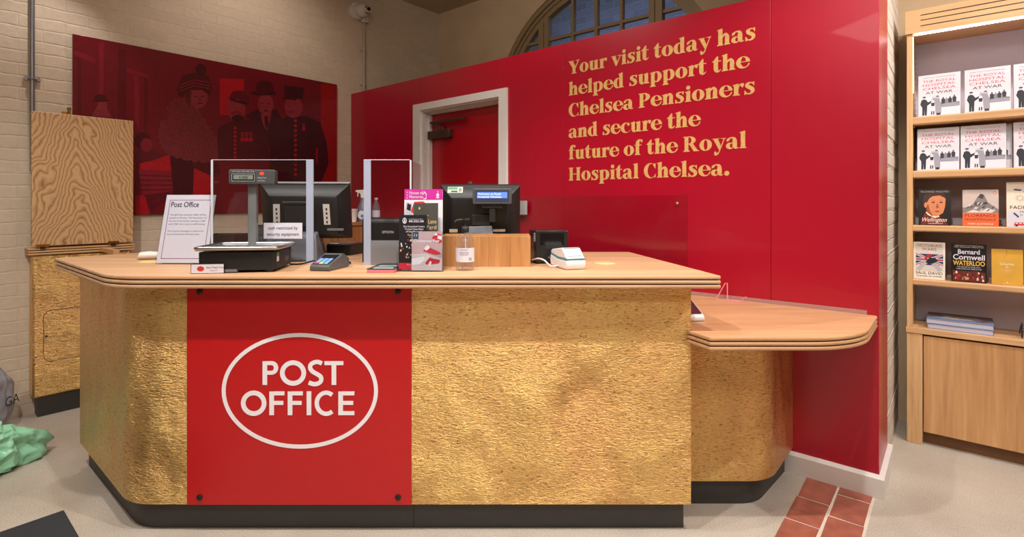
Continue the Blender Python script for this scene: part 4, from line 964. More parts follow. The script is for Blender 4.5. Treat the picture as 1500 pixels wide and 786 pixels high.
o = thing('wire_stand', 'black wire stand on the cupboard top at the right picture edge', 'stand', loc, TH)
m = M()
for q in (0, .10): m.tube([(q, 0, .002), (q, 0, .07), (q, .004, .075), (q, .09, .03), (q, .12, .004)], .003, 6)
for zz in (.02, .035, .05, .065): m.tube([(0, 0, zz), (.10, 0, zz)], .0025, 6)
m.obj('frame', BLACK, o)

# ------------------------------------------------------------------ floor: old brick strip, mat, bags
TCOT = mat('terracotta', (150, 84, 66), 0.6, var=0.22, scale=14, bmp=0.4, bscale=60)
m = M(); Rm = Matrix.Rotation(TH, 3, 'Z')
u0, u1 = -.535, -.272; vtop = RV - .0225
m.bx(u0 - .003, u1 + .004, 1.0, vtop, .0, .0012, 1)
for cidx in (0, 1):
    a0 = u0 + cidx * .1335; vv = vtop - (.0 if cidx == 0 else .0)
    first = .205 if cidx == 0 else .075; ln = first
    while vv > 1.05:
        jx = [random.uniform(-.0025, .0025) for _ in range(8)]
        q = [(a0 + jx[0], vv - ln + .011 + jx[1]), (a0 + .123 + jx[2], vv - ln + .011 + jx[3]), (a0 + .123 + jx[4], vv + jx[5]), (a0 + jx[6], vv + jx[7] if vv < vtop else vv)]
        q = [(x, min(y_, vtop)) for x, y_ in q]
        m.prism(q, 0.0, .004); vv -= ln; ln = .212
struct(m.obj('floor_tiles', [TCOT, mat('lime_mortar', (206, 192, 178), 0.9, bmp=.4, bscale=90)], rz=TH, bevel=.0015))
q = on_z(93.5, 750.4, 0)
m = M(); m.bx(0, .75, -1.1, 0, 0, .012); tag(m.obj('floor_mat', mat('charcoal_mat', (44, 46, 52), 0.9, bmp=.5, bscale=400), loc=(q.x, q.y, .0005), rz=TH, bevel=.003), 'charcoal entrance mat lying on the pale floor at the bottom left', 'mat')

BAGW = mat('grey_woven_sack', (150, 152, 158), 0.6, var=0.12, scale=6, bmp=.3, bscale=160)
q = uv(-4.195, .27)
sack = thing('woven_sack', 'grey woven sack with black handle strap leaning by the brick wall', 'bag', (q.x, q.y, 0), LW)
def sackfn(p):
    k = .92 if p.z > 0 else 1.0
    q = Vector((math.copysign(abs(p.x) ** .6, p.x) * (1 - .18 * max(0, p.z) ** 2), math.copysign(abs(p.y) ** .6, p.y) * (1 - .35 * max(0, p.z)), math.copysign(abs(p.z) ** .75, p.z)))
    n = noise.noise(q * 2.2) * .10 + noise.noise(q * 5) * .05 + abs(noise.noise(q * 3.3 + Vector((4, 2, 1)))) * -.08
    return q * (1 + n)
m = M(); m.ico((0, 0, .20), (.20, .14, .21), 5, 0, sackfn)
for w_ in m.b.verts: w_.co.z = max(.001, w_.co.z)
m.obj('body', BAGW, sack, smooth=60)
m = M(); m.prismy([(-.02, .40), (.06, .40), (.13, .33), (.12, .27), (.05, .31), (-.03, .34)], -.152, -.12); m.at((.16, -.115, .17), math.radians(48)); m.text('GA', -.05, 0, .10, .055, -.03, 0); m.obj('strap', BLACK, sack)
GREEN = mat('mint_plastic_film', (150, 216, 178), 0.28, var=0.10, scale=9)
q = Vector((-2.60, 2.50, 0))
gb = thing('carrier_bag', 'crumpled mint green plastic carrier bag slumped on floor before grey sack', 'bag', (q.x, q.y, 0))
TIP = Vector((.55, 1.0, -.30)).normalized()
def bagfn(p):
    w = p + Vector((noise.noise(p * 1.3 + Vector((9, 2, 4))), noise.noise(p * 1.3 + Vector((1, 7, 3))), noise.noise(p * 1.3))) * .5
    n = noise.noise(p * 1.5 + Vector((3, 1, 7))) * .20 - abs(noise.noise(w * 2.0)) * .42 - abs(noise.noise(w * 4.2 + Vector((1, 5, 2)))) * .16
    n -= abs(noise.noise(w * 9.0)) * .07
    return p * (1.18 + n) * (1 + .95 * max(0, p.dot(TIP)) ** 11)
m = M(); m.ico((0, 0, .115), (.18, .155, .15), 6, 0, bagfn)
for w_ in m.b.verts: w_.co.z = max(.001, w_.co.z)
m.obj('body', GREEN, gb, smooth=180)
m = M(); m.ico((.10, -.10, .20), (.05, .03, .035), 3, 0, bagfn); m.obj('dark_print', INK, gb)

# ------------------------------------------------------------------ things on the tall counter
TZ = 1.0275
def tz(px, py): return on_z(px, py, 1.027)
# notice in acrylic holder
q = tz(228, 387)
no = thing('notice_stand', 'white post counter notice leaning back in a clear acrylic holder', 'notice', (-1.606, 2.362, TZ + .0028), 0, None, -.24)
m = M(); m.bx(0, .236, 0, .003, .001, .324); m.bx(0, .236, .0065, .0095, .001, .324); m.obj('holder', CLEAR, no)
m = M(); m.bx(0, .236, .0096, .09, .0, .003); m.obj('foot', CLEAR, no, rx=.24)
m = M(); m.bx(.004, .232, .0033, .0062, .004, .320); m.obj('sheet', PAPER, no)
PUR = shade('purple_line', (120, 40, 90)); NAVY = shade('navy_ink', (28, 26, 60))
m = M(); y = .0031
m.band([(.022, .022), (.216, .022), (.216, .296), (.022, .296)], [(.0245, .0245), (.2135, .0245), (.2135, .2935), (.0245, .2935)], y, 0)
m.text('Post Office', .031, .262, .128, .026, y, 1, bold=.012)
for i, s_ in enumerate(('The gift shop and post office will be', 'closed on Monday 10th November till', 'the end of November, between 12:00', 'and 13:00, this is due to staff training')):
    m.text(s_, .032, .222 - i * .0145, .166 if i != 1 else .170, .0078, y, 1)
for i, s_ in enumerate(('We sincerely apologise in advance for', 'any inconvenience this may cause.')): m.text(s_, .032, .146 - i * .0145, .166 if i == 0 else .15, .0078, y, 1)
m.obj('print', [PUR, NAVY], no, smooth=0, fix=False)
# white handset left of the notice
q = tz(208, 380)
hs = thing('scanner_handset', 'white handheld scanner lying left of the leaning notice', 'scanner', (q.x - .02, q.y, TZ), .35)
m = M(); m.loft([[(x_ + .02 * math.cos(0), (wy * .5) * math.cos(a), hz * .5 + hz * .5 * math.sin(a)) for a in [2 * math.pi * j / 16 for j in range(16)]] for x_, wy, hz in ((-.02, .03, .02), (-.01, .055, .036), (.03, .06, .04), (.08, .05, .034), (.15, .04, .028), (.19, .035, .024), (.2, .02, .015))]); m.obj('body', mat('ivory_plastic', (222, 212, 202), 0.4), hs, smooth=50)
q = tz(221, 382.5)
m = M(); m.bx(-.03, .05, -.035, .035, 0, .004); tag(m.obj('sticky_notes', mat('yellow_notes', (226, 206, 136), 0.7), loc=(q.x + .02, q.y - .05, TZ), rz=.2), 'small yellow pad of sticky notes in front of the white scanner', 'notepad')

# parcel scale
sc_ = thing('parcel_scale', 'black parcel scale with steel platter and display on a grey pole', 'scale', (-1.226, 2.050, TZ), math.radians(8))
w, d = .287, .240
m = M(); m.prism(rrect(0, w, 0, d, .012, 3), .010, .082); m.obj('base', BLACK, sc_, bevel=.002)
for x_, y_ in ((.03, .03), (w - .03, .03), (.03, d - .03), (w - .03, d - .03)): m = M(); m.lathe([(.014, 0), (.014, .010)], (x_, y_, 0), 14); m.obj('foot', BLACKG, sc_)
m = M(); m.bx(.09, .145, -.001, .02, .004, .0145); m.obj('lock_tab', GREY, sc_)
m = M(); m.prism(rrect(-.012, w + .012, -.012, d + .01, .02), .088, .094)
pr = rrect(-.010, w + .010, -.010, d + .008, .02); m.tube([(x_, y_, .0975) for x_, y_ in pr + [pr[0]]], .0075, 8, cap=False)
m.bx(.1, .2, .08, .18, .082, .088); m.obj('platter', STEEL, sc_, smooth=60)
m = M(); m.bx(-.022, .100, -.007, -.003, .0, .038); m.bx(-.02, .098, -.0075, -.0069, .002, .036, 1); m.flat(ell(.014, .019, .013, .010), -.0078, 2); m.text('Avery Weigh-Tronix', .034, .020, .066, .008, -.0078, 3); m.text('weighing scale', .046, .010, .03, .004, -.0078, 3); m.obj('name_plate', [BLACK, PAPER, mat('logo_red', (196, 56, 52), 0.4), INK], sc_, fix=False)
m = M(); m.at((w + .0005, .02, 0), math.pi / 2); m.flat([(0, .04), (.03, .04), (.03, .075), (0, .075)], 0, 0); m.flat([(0, .06), (.03, .06), (.03, .075), (0, .075)], -.0003, 1); m.obj('sticker', [PAPER, mat('sticker_green', (70, 140, 90), .5)], sc_, fix=False)
m = M(); m.at((w + .0005, .02, 0), math.pi / 2); m.flat([(.12, .03), (.17, .03), (.17, .05), (.12, .05)], 0, 0); m.obj('rating_plate', MIDGREY, sc_, fix=False)
m = M(); m.prism(rrect(.103, .139, d - .002, d + .03, .006, 3), .0, .360); m.bx(.09, .15, d - .02, d + .034, .0, .012); m.obj('pole', mat('pole_grey', (104, 106, 106), .4), sc_, smooth=40)
dh = M(); dh.prismy(rrect(.035, .225, .358, .420, .008, 3), d - .03, d + .012); hd = dh.obj('display_head', MIDGREY, sc_, bevel=.003)
m = M(); m.at((0, 0, .018)); y = d - .0305
m.flat([(.045, .348), (.145, .348), (.145, .386), (.045, .386)], y, 0); m.band([(.048, .351), (.142, .351), (.142, .383), (.048, .383)], [(.0495, .3525), (.1405, .3525), (.1405, .3815), (.0495, .3815)], y - .0003, 2)
m.flat([(.055, .359), (.135, .359), (.135, .378), (.055, .378)], y - .0002, 1); m.text('0.000', .078, .362, .036, .011, y - .0005, 0)
m.flat(ell(.171, .385, .010, .008), y - .0002, 3); m.text('Weigh-Tronix', .154, .364, .036, .006, y - .0002, 2); m.text('AVERY MODEL', .154, .352, .03, .004, y - .0002, 2); m.text('MAX 30kg  MIN 100g  e=5g', .05, .391, .09, .004, y - .0002, 2)
m.obj('display', [BLACKG, mat('lcd_green_grey', (126, 132, 122), .3), mat('legend_white', (206, 206, 206), .5), mat('logo_red_dot', (206, 76, 66), .4, emit=.15)], hd, smooth=0, fix=False)

# acrylic screens left and right of the serving gap
s1 = thing('acrylic_screen', 'clear acrylic counter screen carrying a white cash notice, behind the scale', 'counter screen', (-1.364, 2.385, TZ))
m = M(); m.bx(0, .43, 0, .006, 0, .470); m.obj('front_pane', CLEAR, s1)
m = M(); m.bx(0, .006, .0065, .36, 0, .470); m.obj('side_pane', CLEAR, s1)
m = M(); m.bx(-.002, .008, -.001, -.0002, 0, .470); m.bx(0, .462, -.0002, .0062, .4702, .4725); m.obj('polished_edge', EDGE, s1)
m = M(); m.bx(.4305, .462, -.001, .0065, 0, .470); m.obj('edge_strip', FROST, s1)
m = M(); m.bx(.237, .415, -.002, -.0005, .112, .187, 1); m.bx(.2385, .4135, -.0025, -.0019, .1135, .1855, 0); m.text('cash restricted by', .326, .155, .134, .0155, -.0028, 2, align='c', bold=.008); m.text('security equipment', .326, .127, .146, .0155, -.0028, 2, align='c', bold=.008); m.obj('cash_notice', [PAPER, BLACK, INK], s1, fix=False)
s2 = thing('acrylic_screen', 'narrow clear acrylic counter screen beside the leaflet holder, before the printer', 'counter screen', (-.660, 2.340, TZ))
m = M(); m.bx(.0315, .205, 0, .006, .109, .466); m.obj('front_pane', CLEAR, s2)
m = M(); m.bx(.199, .205, .0065, .30, 0, .466); m.obj('side_pane', CLEAR, s2)
m = M(); m.bx(.2052, .212, -.001, .007, 0, .466); m.bx(0, .205, -.0002, .0062, .4662, .469); m.obj('polished_edge', EDGE, s2)
m = M(); m.bx(0, .031, -.001, .0065, 0, .466); m.obj('edge_strip', FROST, s2)
m = M(); m.bx(.0315, .205, 0, .006, 0, .1085); m.obj('grey_lower_band', GREYAC, s2)  # lower part of the pane, greyer and less clear

# leaflet pad lying in front of the right screen
q = tz(559, 399)
GP = thing('leaflet_pad', 'stack of dark green leaflets with pink edges lying before right screen', 'leaflets', (q.x - .055, q.y - .01, TZ), -.03)
m = M(); m.bx(0, .108, 0, .20, 0, .014); m.obj('stack', mat('pink_paper_edges', (206, 120, 130), .7, var=.1, scale=200), GP, bevel=.001)
m = M(); m.bx(-.001, .109, -.001, .201, .0142, .016)
m.obj('cover', mat('bottle_green_print', (42, 66, 60), .4), GP)
m = M()
for a, b_, c_, d_, k in ((.02, .095, .085, .115, 0), (.015, .09, .05, .062, 0), (.02, .1, .012, .03, 1)): V = [m.v(p_) for p_ in ((a, c_, .0163), (b_, c_, .0163), (b_, d_, .0163), (a, d_, .0163))]; m.f(V, k)
m.obj('print', [LGREY, PAPER], GP, smooth=0, fix=False)

# card reader on the left
q = tz(453, 397)
cr_ = thing('card_reader', 'dark grey card reader with lit blue keypad in the serving gap', 'card reader', (q.x, q.y + .003, TZ), -.16)
def keyslope(y_): return .028 + .030 * min(1, y_ / .11)
m = M(); m.prismx([(0, .004), (.004, .0), (.17, .0), (.18, .01), (.175, .038), (.13, .060), (.115, .062), (.108, .056), (.008, .026), (0, .018)], 0, .084); m.obj('body', mat('reader_grey', (84, 84, 86), .38), cr_, bevel=.004)
m2 = M(); sl = math.atan2(.030, .10)
def slope_box(mm, x0, x1, t0, t1, hgt, mi): 
    P0 = lambda x_, t_, n_: (x_, .008 + t_ * math.cos(sl) - n_ * math.sin(sl), .0262 + t_ * math.sin(sl) + n_ * math.cos(sl))
    V = [mm.v(P0(x_, t_, n_)) for n_ in (.0, hgt) for t_ in (t0, t1) for x_ in (x0, x1)]
    for f_ in ((0, 2, 3, 1), (4, 5, 7, 6), (0, 1, 5, 4), (2, 6, 7, 3), (0, 4, 6, 2), (1, 3, 7, 5)): mm.f([V[i] for i in f_], mi)
slope_box(m2, .008, .076, .002, .102, .0012, 0); slope_box(m2, .013, .071, .062, .098, .002, 1)
m2.obj('key_panel', [mat('midnight_panel', (18, 24, 52), .25), BLACKG], cr_)
KEYC = [mat('key_blue', (122, 160, 220), .35, var=.02, emit=.35), mat('key_red', (190, 60, 80), .35, emit=.2), mat('key_yellow', (214, 206, 90), .35, emit=.2), mat('key_green', (110, 200, 170), .35, emit=.2)]
m2 = M()
for r_ in range(4):
    for k_ in range(3): slope_box(m2, .013 + k_ * .0205, .029 + k_ * .0205, .004 + r_ * .0145, .015 + r_ * .0145, .003, (1 + k_) if r_ == 0 else 0)
m2.obj('keypad', KEYC, cr_, bevel=.0006)
cb = M(); cb.tube(catmull([(-.985, 2.335, TZ + .004), (-.93, 2.33, TZ + .006), (-.87, 2.36, TZ + .02), (-.82, 2.44, TZ + .012), (-.76, 2.42, TZ + .006), (-.725, 2.36, TZ + .006), (-.735, 2.30, TZ + .012)], 8), .0035, 8)
tag(cb.obj('card_reader_cable', BLACKG), 'black cable looping behind the dark grey card reader', 'cable')

# EPOS monitors, seen from behind
def monitor(name, label, loc, rz, w, h, tilt, body):
    o = thing(name, label, 'monitor', loc, rz)
    a = bpy.data.objects  # parts share the tilt of the head
    m = M(); R = lambda x0, x1, z0, z1, y_: [(x0, y_, z0), (x1, y_, z0), (x1, y_, z1), (x0, y_, z1)]
    i1, i2 = .012, .055
    m.loft([R(-w / 2, w / 2, 0, h, .03), R(-w / 2, w / 2, 0, h, .006), R(-w / 2 + .004, w / 2 - .004, .004, h - .004, -.002), R(-w / 2 + i2, w / 2 - i2, .035, h - .055, -.045), R(-w / 2 + i2 + .012, w / 2 - i2 - .012, .045, h - .068, -.050)])
    hd = m.obj('housing', body, o, rx=tilt, bevel=.004)
    m = M(); m.bx(-w / 2 + .012, w / 2 - .012, .0302, .032, .014, h - .014); m.obj('screen', mat('touch_screen', (20, 24, 34), .1), hd)
    return o, hd
o, hd = monitor('checkout_monitor', 'black till monitor behind the left acrylic screen, its back with two stickers', (-1.040, 2.68, TZ + .094), .10, .435, .285, .20, BLACK)
m = M(); m.bx(-.2175, .2175, -.004, .0308, .2852, .2885); m.obj('lit_top_edge', mat('lit_edge_silver', (196, 198, 204), .3, .5), hd)  # pale strip paints the light falling on the housing's top edge
for x_, rr_ in ((-.128, -.12), (.111, .04)):
    m = M(); m.at((x_, -.0512, .13)); m.flat([(-.016 - .02 * rr_, .06), (.016 - .02 * rr_, .06), (.016 + .03 * rr_, -.045), (-.016 + .03 * rr_, -.045)], 0, 0)
    for i in range(4): m.flat([(-.004, .04 - i * .022), (.004, .04 - i * .022), (.004, .028 - i * .022), (-.004, .028 - i * .022)], -.0003, 1)
    m.obj('sticker', [mat('sticker_grey', (196, 190, 182), .5), INK], hd, smooth=0, fix=False)
m = M(); m.bx(.11, .19, -.052, -.0502, .055, .066); m.obj('vent_strip', GREY, hd)
m = M(); m.bx(-.09, .05, -.062, -.0505, .08, .20); m.bx(-.095, .055, -.066, -.060, .19, .205); m.obj('cable_cover', mat('soft_black', (40, 40, 42), .45), hd, bevel=.004)
m = M(); m.loft([[(-.16, -.20, -.0935), (.098, -.20, -.0935), (.062, .14, -.0935), (-.16, .14, -.0935)], [(-.14, -.165, .03), (.082, -.165, .03), (.045, .07, .05), (-.14, .07, .05)]]); m.bx(-.10, .0, -.06, .05, .05, .12, 1); m.obj('stand', [mat('slate_grey_plastic', (104, 106, 112), .5), BLACK], o, bevel=.006)
o, hd = monitor('till_monitor', 'black till monitor behind the oak box, with a lit blue customer display', (-.155, 2.62, TZ + .10), .0, .390, .268, .18, BLACK)
def slope(x_, t_, k_=0): return (x_, -.0032 - .043 * t_ - k_, .2645 - .051 * t_ + k_)
def patch(mm, x0, x1, t0, t1, k_, mi): mm.f([mm.v(slope(x_, t_, k_)) for x_, t_ in ((x0, t1), (x1, t1), (x1, t0), (x0, t0))], mi)
m = M(); patch(m, -.158, -.084, .10, .62, .0006, 0); patch(m, -.156, -.110, .14, .34, .0009, 1); patch(m, -.140, -.110, .44, .56, .0009, 2); patch(m, -.104, -.090, .20, .52, .0009, 3)
m.obj('sticker', [mat('asset_sticker', (176, 186, 170), .5), mat('asset_green', (60, 140, 90), .5), INK, GREY], hd, smooth=0, fix=False)
m = M(); m.bx(-.150, -.110, -.052, -.0495, .042, .058); m.obj('port_cover', mat('port_tan', (196, 172, 146), .5), hd)
m = M(); m.bx(.062, .122, -.052, -.0495, .046, .058); m.obj('port_cover', mat('port_tan', (196, 172, 146), .5), hd)
m = M(); m.loft([[(-.075, -.12, -.099), (.075, -.12, -.099), (.075, .12, -.099), (-.075, .12, -.099)], [(-.062, -.095, .062), (.058, -.095, .066), (.058, .0, .066), (-.062, .0, .062)]]); m.bx(-.04, .012, -.113, -.1065, .018, .030, 1); m.bx(-.04, .05, -.085, -.02, .066, .12, 1); m.obj('stand', [mat('slate_grey_plastic', (104, 106, 112), .5), BLACK], o, bevel=.004)
cdp = M(); cdp.prismy(rrect(-.092, .092, -.036, .038, .006, 3), -.018, .014); dsp = cdp.obj('customer_display', mat('display_grey', (74, 76, 82), .4), o, loc=(.062, -.125, .206), bevel=.003, rz=-.03)
m = M(); m.flat([(-.080, -.026), (.080, -.026), (.080, .030), (-.080, .030)], -.0184, 0); m.flat([(-.071, -.008), (.071, -.008), (.071, .020), (-.071, .020)], -.0187, 1); m.text('Welcome to Royal', -.068, .0085, .108, .0082, -.0190, 2); m.text('Hospital Chelsea', -.068, -.0055, .112, .0082, -.0190, 2); m.obj('lit_screen', [mat('bezel_slate', (58, 62, 74), .3), mat('lcd_blue', (84, 118, 226), .3, var=.03, emit=.9), mat('lcd_text', (210, 226, 255), .3, emit=1.0)], dsp, smooth=0, fix=False)
m = M(); m.bx(-.05, .05, -.008, .008, -.054, -.036); m.bx(-.014, .014, -.004, .06, -.12, -.050); m.obj('bracket', BLACK, dsp)

# dark things behind the left screen
q = tz(345, 374)
p = thing('receipt_tray', 'dark brown open tray behind the scale pole', 'tray', (-1.460, 2.62, TZ), .05)
m = M()
m.loft([[(-.06, 0, 0), (.07, 0, 0), (.07, .12, 0), (-.06, .12, 0)], [(-.075, -.02, .118), (.085, -.02, .118), (.085, .14, .118), (-.075, .14, .118)]], cap=False); m.bx(-.06, .07, 0, .12, 0, .003); m.obj('tray', mat('dark_brown_plastic', (58, 50, 44), .45), p)
p = thing('desk_phone', 'dark desk phone with silver frame behind the left till monitor', 'phone', (-1.392, 2.875, TZ), .05)
m = M(); m.prismx([(-.07, 0), (.08, 0), (.08, .11), (.05, .115), (-.07, .05)], -.060, .062); m.obj('body', BLACK, p, bevel=.006)
m = M(); m.band(rrect(-.05, .06, .06, .150, .01, 3), rrect(-.042, .052, .068, .142, .008, 3), .02, 0); m.flat(rrect(-.042, .052, .068, .142, .008, 3), .021, 1); m.bx(-.06, .07, .022, .045, .05, .155, 2); m.tube([(-.10, .0, .10), (-.085, -.02, .075), (-.07, -.01, .04)], .006, 8); m.obj('display_frame', [STEEL, MIDGREY, BLACK], p, smooth=30, fix=False)
p = thing('tape_dispenser', 'clear plastic tape dispenser behind the notice on the tall counter', 'dispenser', (-1.68, 2.75, TZ), .1)
m = M(); m.bx(0, .15, 0, .05, 0, .012); m.prismy([(0, .012), (.15, .012), (.15, .05), (.12, .05), (.08, .035), (.0, .06)], .004, .01); m.prismy([(0, .012), (.15, .012), (.15, .05), (.12, .05), (.08, .035), (.0, .06)], .04, .046); m.obj('body', acrylic('milky_plastic', (.95, .95, .95), frost=.45, frostcol=(220, 220, 226)), p)
m = M(); m.lathe([(.012, 0), (.03, 0), (.03, .02), (.012, .02)], (.04, .035, .06), 24, axis='y'); m.obj('tape_roll', mat('tape_roll', (214, 206, 200), .3), p)
p = thing('badge_machine', 'small black box device with chrome lid behind the dark card reader', 'device', (-.925, 2.78, TZ), -.25)
m = M(); m.loft([[(-.065, 0, 0), (.075, 0, 0), (.075, .14, 0), (-.065, .14, 0)], [(-.065, 0, .055), (.085, -.005, .055), (.10, .15, .055), (-.065, .15, .055)]]); m.obj('body', BLACK, p, bevel=.003)
m = M(); m.bx(-.06, .07, .0, .14, .0555, .063); m.obj('lid', STEEL, p, bevel=.002)
A3 = acrylic('film_acrylic', (.95, .93, .93), frost=.16, frostcol=(220, 190, 190), ior=1.6)
p = thing('document_wallet', 'clear plastic document wallet standing above the left till monitor', 'wallet', (-1.29, 2.90, TZ))
m = M(); m.at((0, 0, .13), 0, -.3); m.loft([[(.02, 0, 0), (.16, .01, 0), (.145, .01, .22), (-.02, 0, .22)], [(.02, .003, 0), (.16, .013, 0), (.145, .013, .22), (-.02, .003, .22)]]); m.loft([[(.16, .03, 0), (.19, .03, 0), (.175, .035, .19), (.12, .03, .20)], [(.16, .033, 0), (.19, .033, 0), (.175, .038, .19), (.12, .033, .20)]]); m.at(); m.bx(.02, .17, -.03, .05, 0, .135); m.obj('sleeve', A3, p)

# receipt printer behind the right screen
p = thing('receipt_printer', 'black printer with maker name behind the narrow acrylic screen', 'printer', (-.692, 2.425, TZ))
m = M(); m.prismx([(0, 0), (.26, 0), (.26, .198), (.02, .205), (.006, .200), (0, .19)], 0, .225); m.obj('case', BLACK, p, bevel=.006)
m = M(); m.prismx([(-.006, .09), (-.0005, .09), (-.0005, .185), (-.006, .185)], .012, .222); m.text('EPSON', .095, .136, .052, .012, -.0064, 1, bold=.02); m.obj('front_cover', [mat('cover_dark', (34, 33, 33), .3), mat('maker_grey', (178, 178, 180), .4)], p, fix=False)

# leaflet holder
lh = thing('leaflet_holder', 'clear tiered acrylic leaflet holder standing at the counter front', 'leaflet holder', (-.456, 2.105, TZ))
m = M(); m.bx(-.004, .178, .105, .108, .0, .30); m.bx(-.004, .178, -.004, .105, 0, .004); m.obj('back_and_base', CLEAR, lh)
m = M(); m.bx(-.004, .178, -.006, -.0035, .0, .075); m.bx(-.004, .178, .030, .0325, .004, .12); m.bx(-.004, .178, .066, .0685, .004, .20); m.obj('pockets', CLEAR, lh)
for xa in (-.0065, .1782):
    m = M(); m.prismx([(-.006, .0), (.108, .0), (.108, .30), (.066, .20), (.03, .12), (-.006, .075)], xa, xa + .0023); m.obj('side_wall', CLEAR, lh)
def leaflet(label, x, yy, z, w, h, cover):
    o = thing('leaflet', label, 'leaflet', (-.456 + x, 2.105 + yy, TZ + z), 0, 'leaflets in the acrylic holder', -.04)
    m = M(); m.bx(0, w, 0, .006, 0, h); m.obj('sheets', cover, o); return o
MAG, TERR = shade('magenta', (196, 44, 150)), shade('toy_red', (206, 62, 52))
h = .328; w = .160
o = leaflet('tall magenta topped leaflet at the back of the acrylic holder', .006, .083, .005, w, h, mat('white_leaflet', (226, 226, 232), .35))
m = M(); y = -.0004; P = lambda pts, mi, dy=0: m.flat([(a * w, b * h) for a, b in pts], y - dy, mi)
P([(0, .865), (1, .865), (1, 1), (0, 1)], 0); m.text('House of', w * .13, h * .935, w * .36, h * .042, y - .0002, 1, bold=.01); m.text('Memories', w * .13, h * .885, w * .36, h * .042, y - .0002, 1, bold=.01)
for b_ in (.89, .925, .96): m.flat(ell(w * .07, h * b_, w * .012, w * .018, 8), y - .0002, 1)
P([(.50, .885), (.56, .885), (.56, .93), (.53, .955), (.50, .93), (.47, .93), (.53, .975), (.59, .93), (.575, .93), (.575, .872), (.50, .872)], 1, .0002)
m.flat(ell(w * .87, h * .925, w * .04, w * .05, 14), y - .0002, 1); P([(.82, .885), (.92, .885), (.90, .90), (.84, .90)], 1, .0003); m.flat(ell(w * .87, h * .965, w * .015, w * .02, 10), y - .0003, 1)
P([(.0, .62), (.20, .64), (.20, .82), (.04, .84)], 2); P([(.06, .74), (.16, .72), (.18, .80), (.08, .82)], 4, .0001); P([(.17, .72), (.28, .66), (.55, .68), (.60, .80), (.50, .845), (.26, .84)], 3, .0001); P([(.30, .70), (.50, .70), (.52, .74), (.32, .75)], 5, .0002); P(ell(.30, .78, .07, .03, 14), 5, .0002); P([(.0, .50), (.32, .50), (.32, .60), (.0, .60)], 3); m.text('LIVE', w * .06, h * .53, w * .2, h * .04, y - .0002, 1)
m.obj('print', [MAG, WCOV, LGREY, TERR, INKB, shade('toy_dark_red', (150, 36, 34))], o, smooth=0, fix=False)
w, h = .100, .270
o = leaflet('dark olive leaflet with gold title in the middle of the acrylic holder', .052, .044, .005, w, h, mat('olive_leaflet', (74, 72, 66), .4))
m = M(); m.text('Duke of', w * .18, h * .80, w * .44, h * .022, y, 0); m.text("York's Lane", w * .06, h * .69, w * .88, h * .066, y, 1); m.text('Yard', w * .48, h * .60, w * .46, h * .066, y, 1); m.text('welcome to chelsea', w * .12, h * .54, w * .7, h * .018, y, 0)
m.flat([(w * .5, h * .36), (w, h * .36), (w, h * .48), (w * .5, h * .48)], y, 1); m.flat(ell(w * .24, h * .92, w * .035, w * .05, 12), y, 1)
m.obj('print', [LGREY, shade('leaf_gold', (222, 196, 136))], o, smooth=0, fix=False)
w, h = .112, .222
o = leaflet('black museum leaflet with parading horsemen, left side of the acrylic holder', .0, .010, .005, w, h, mat('black_leaflet', (32, 30, 36), .35))
m = M(); P = lambda pts, mi, dy=0: m.flat([(a * w, b * h) for a, b in pts], y - dy, mi)
P([(0, .02), (1, .02), (1, .13), (0, .13)], 0); m.text('Receive', w * .30, h * .085, w * .36, h * .030, y - .0002, 1); m.text('20% off', w * .42, h * .04, w * .22, h * .022, y - .0002, 1)
m.text('MUSEUM', w * .36, h * .865, w * .52, h * .04, y, 1, bold=.01); m.text('HOUSEHOLD CAVALRY', w * .36, h * .915, w * .50, h * .016, y, 1)
m.band(ell(w * .20, h * .895, w * .075, w * .11, 18), ell(w * .20, h * .895, w * .05, w * .085, 18), y, 1); P([(.17, .86), (.23, .86), (.20, .96)], 1)
for i, s_ in enumerate(('The Household Cavalry', 'Trusted Guardians', 'of the Monarch')): m.text(s_, w * .54, h * (.775 - i * .046), w * (.78 - .1 * i), h * .032, y, 1, align='c', bold=.01)
m.text('Experience', w * .52, h * .625, w * .40, h * .028, y, 2, align='c'); m.text('Living history', w * .52, h * .59, w * .30, h * .020, y, 2, align='c')
random.seed(3)
for i in range(60):
    a, b_ = random.uniform(.02, .92), random.uniform(.17, .54); s_ = random.uniform(.025, .06); P([(a, b_), (a + s_, b_ + .006), (a + s_ * .8, b_ + s_ * .7), (a + .005, b_ + s_ * .6)], random.choice((0, 1, 1, 3, 4, 2)), .0001 + i * 1e-6)
m.text('www.household', w * .12, h * .0, w * .7, h * .014, y, 1); m.obj('print', [shade('ribbon_red', (196, 40, 66)), WCOV, shade('cream_gold', (226, 200, 120)), shade('horse_brown', (120, 70, 50)), INKB], o, smooth=0, fix=False)
w, h = .122, .156
o = leaflet('wide leaflet with red figures on ice at the front right of the holder', .054, .000, .005, w, h, mat('mauve_leaflet', (172, 150, 158), .35))
m = M(); P = lambda pts, mi, dy=0: m.flat([(a * w, b * h) for a, b in pts], y - dy, mi)
P([(0, 0), (1, 0), (1, .30), (.5, .44), (0, .42)], 0); P([(.0, .30), (.4, .36), (.5, .30), (.25, .16), (0, .14)], 1, .0001)
P([(.02, .80), (.22, .80), (.22, .99), (.02, .99)], 2, .0001); m.flat(ell(w * .12, h * .90, w * .05, w * .055, 12), y - .0002, 1); P([(.09, .86), (.15, .86), (.15, .94), (.09, .94)], 2, .0003)
P([(.66, .84), (.80, .96), (.96, .92), (.99, .72), (.90, .70), (.74, .74)], 3, .0001); P([(.70, .90), (.80, .97), (.86, .90)], 4, .0002); P([(.84, .82), (.98, .78), (.98, .88), (.86, .9)], 4, .0002)
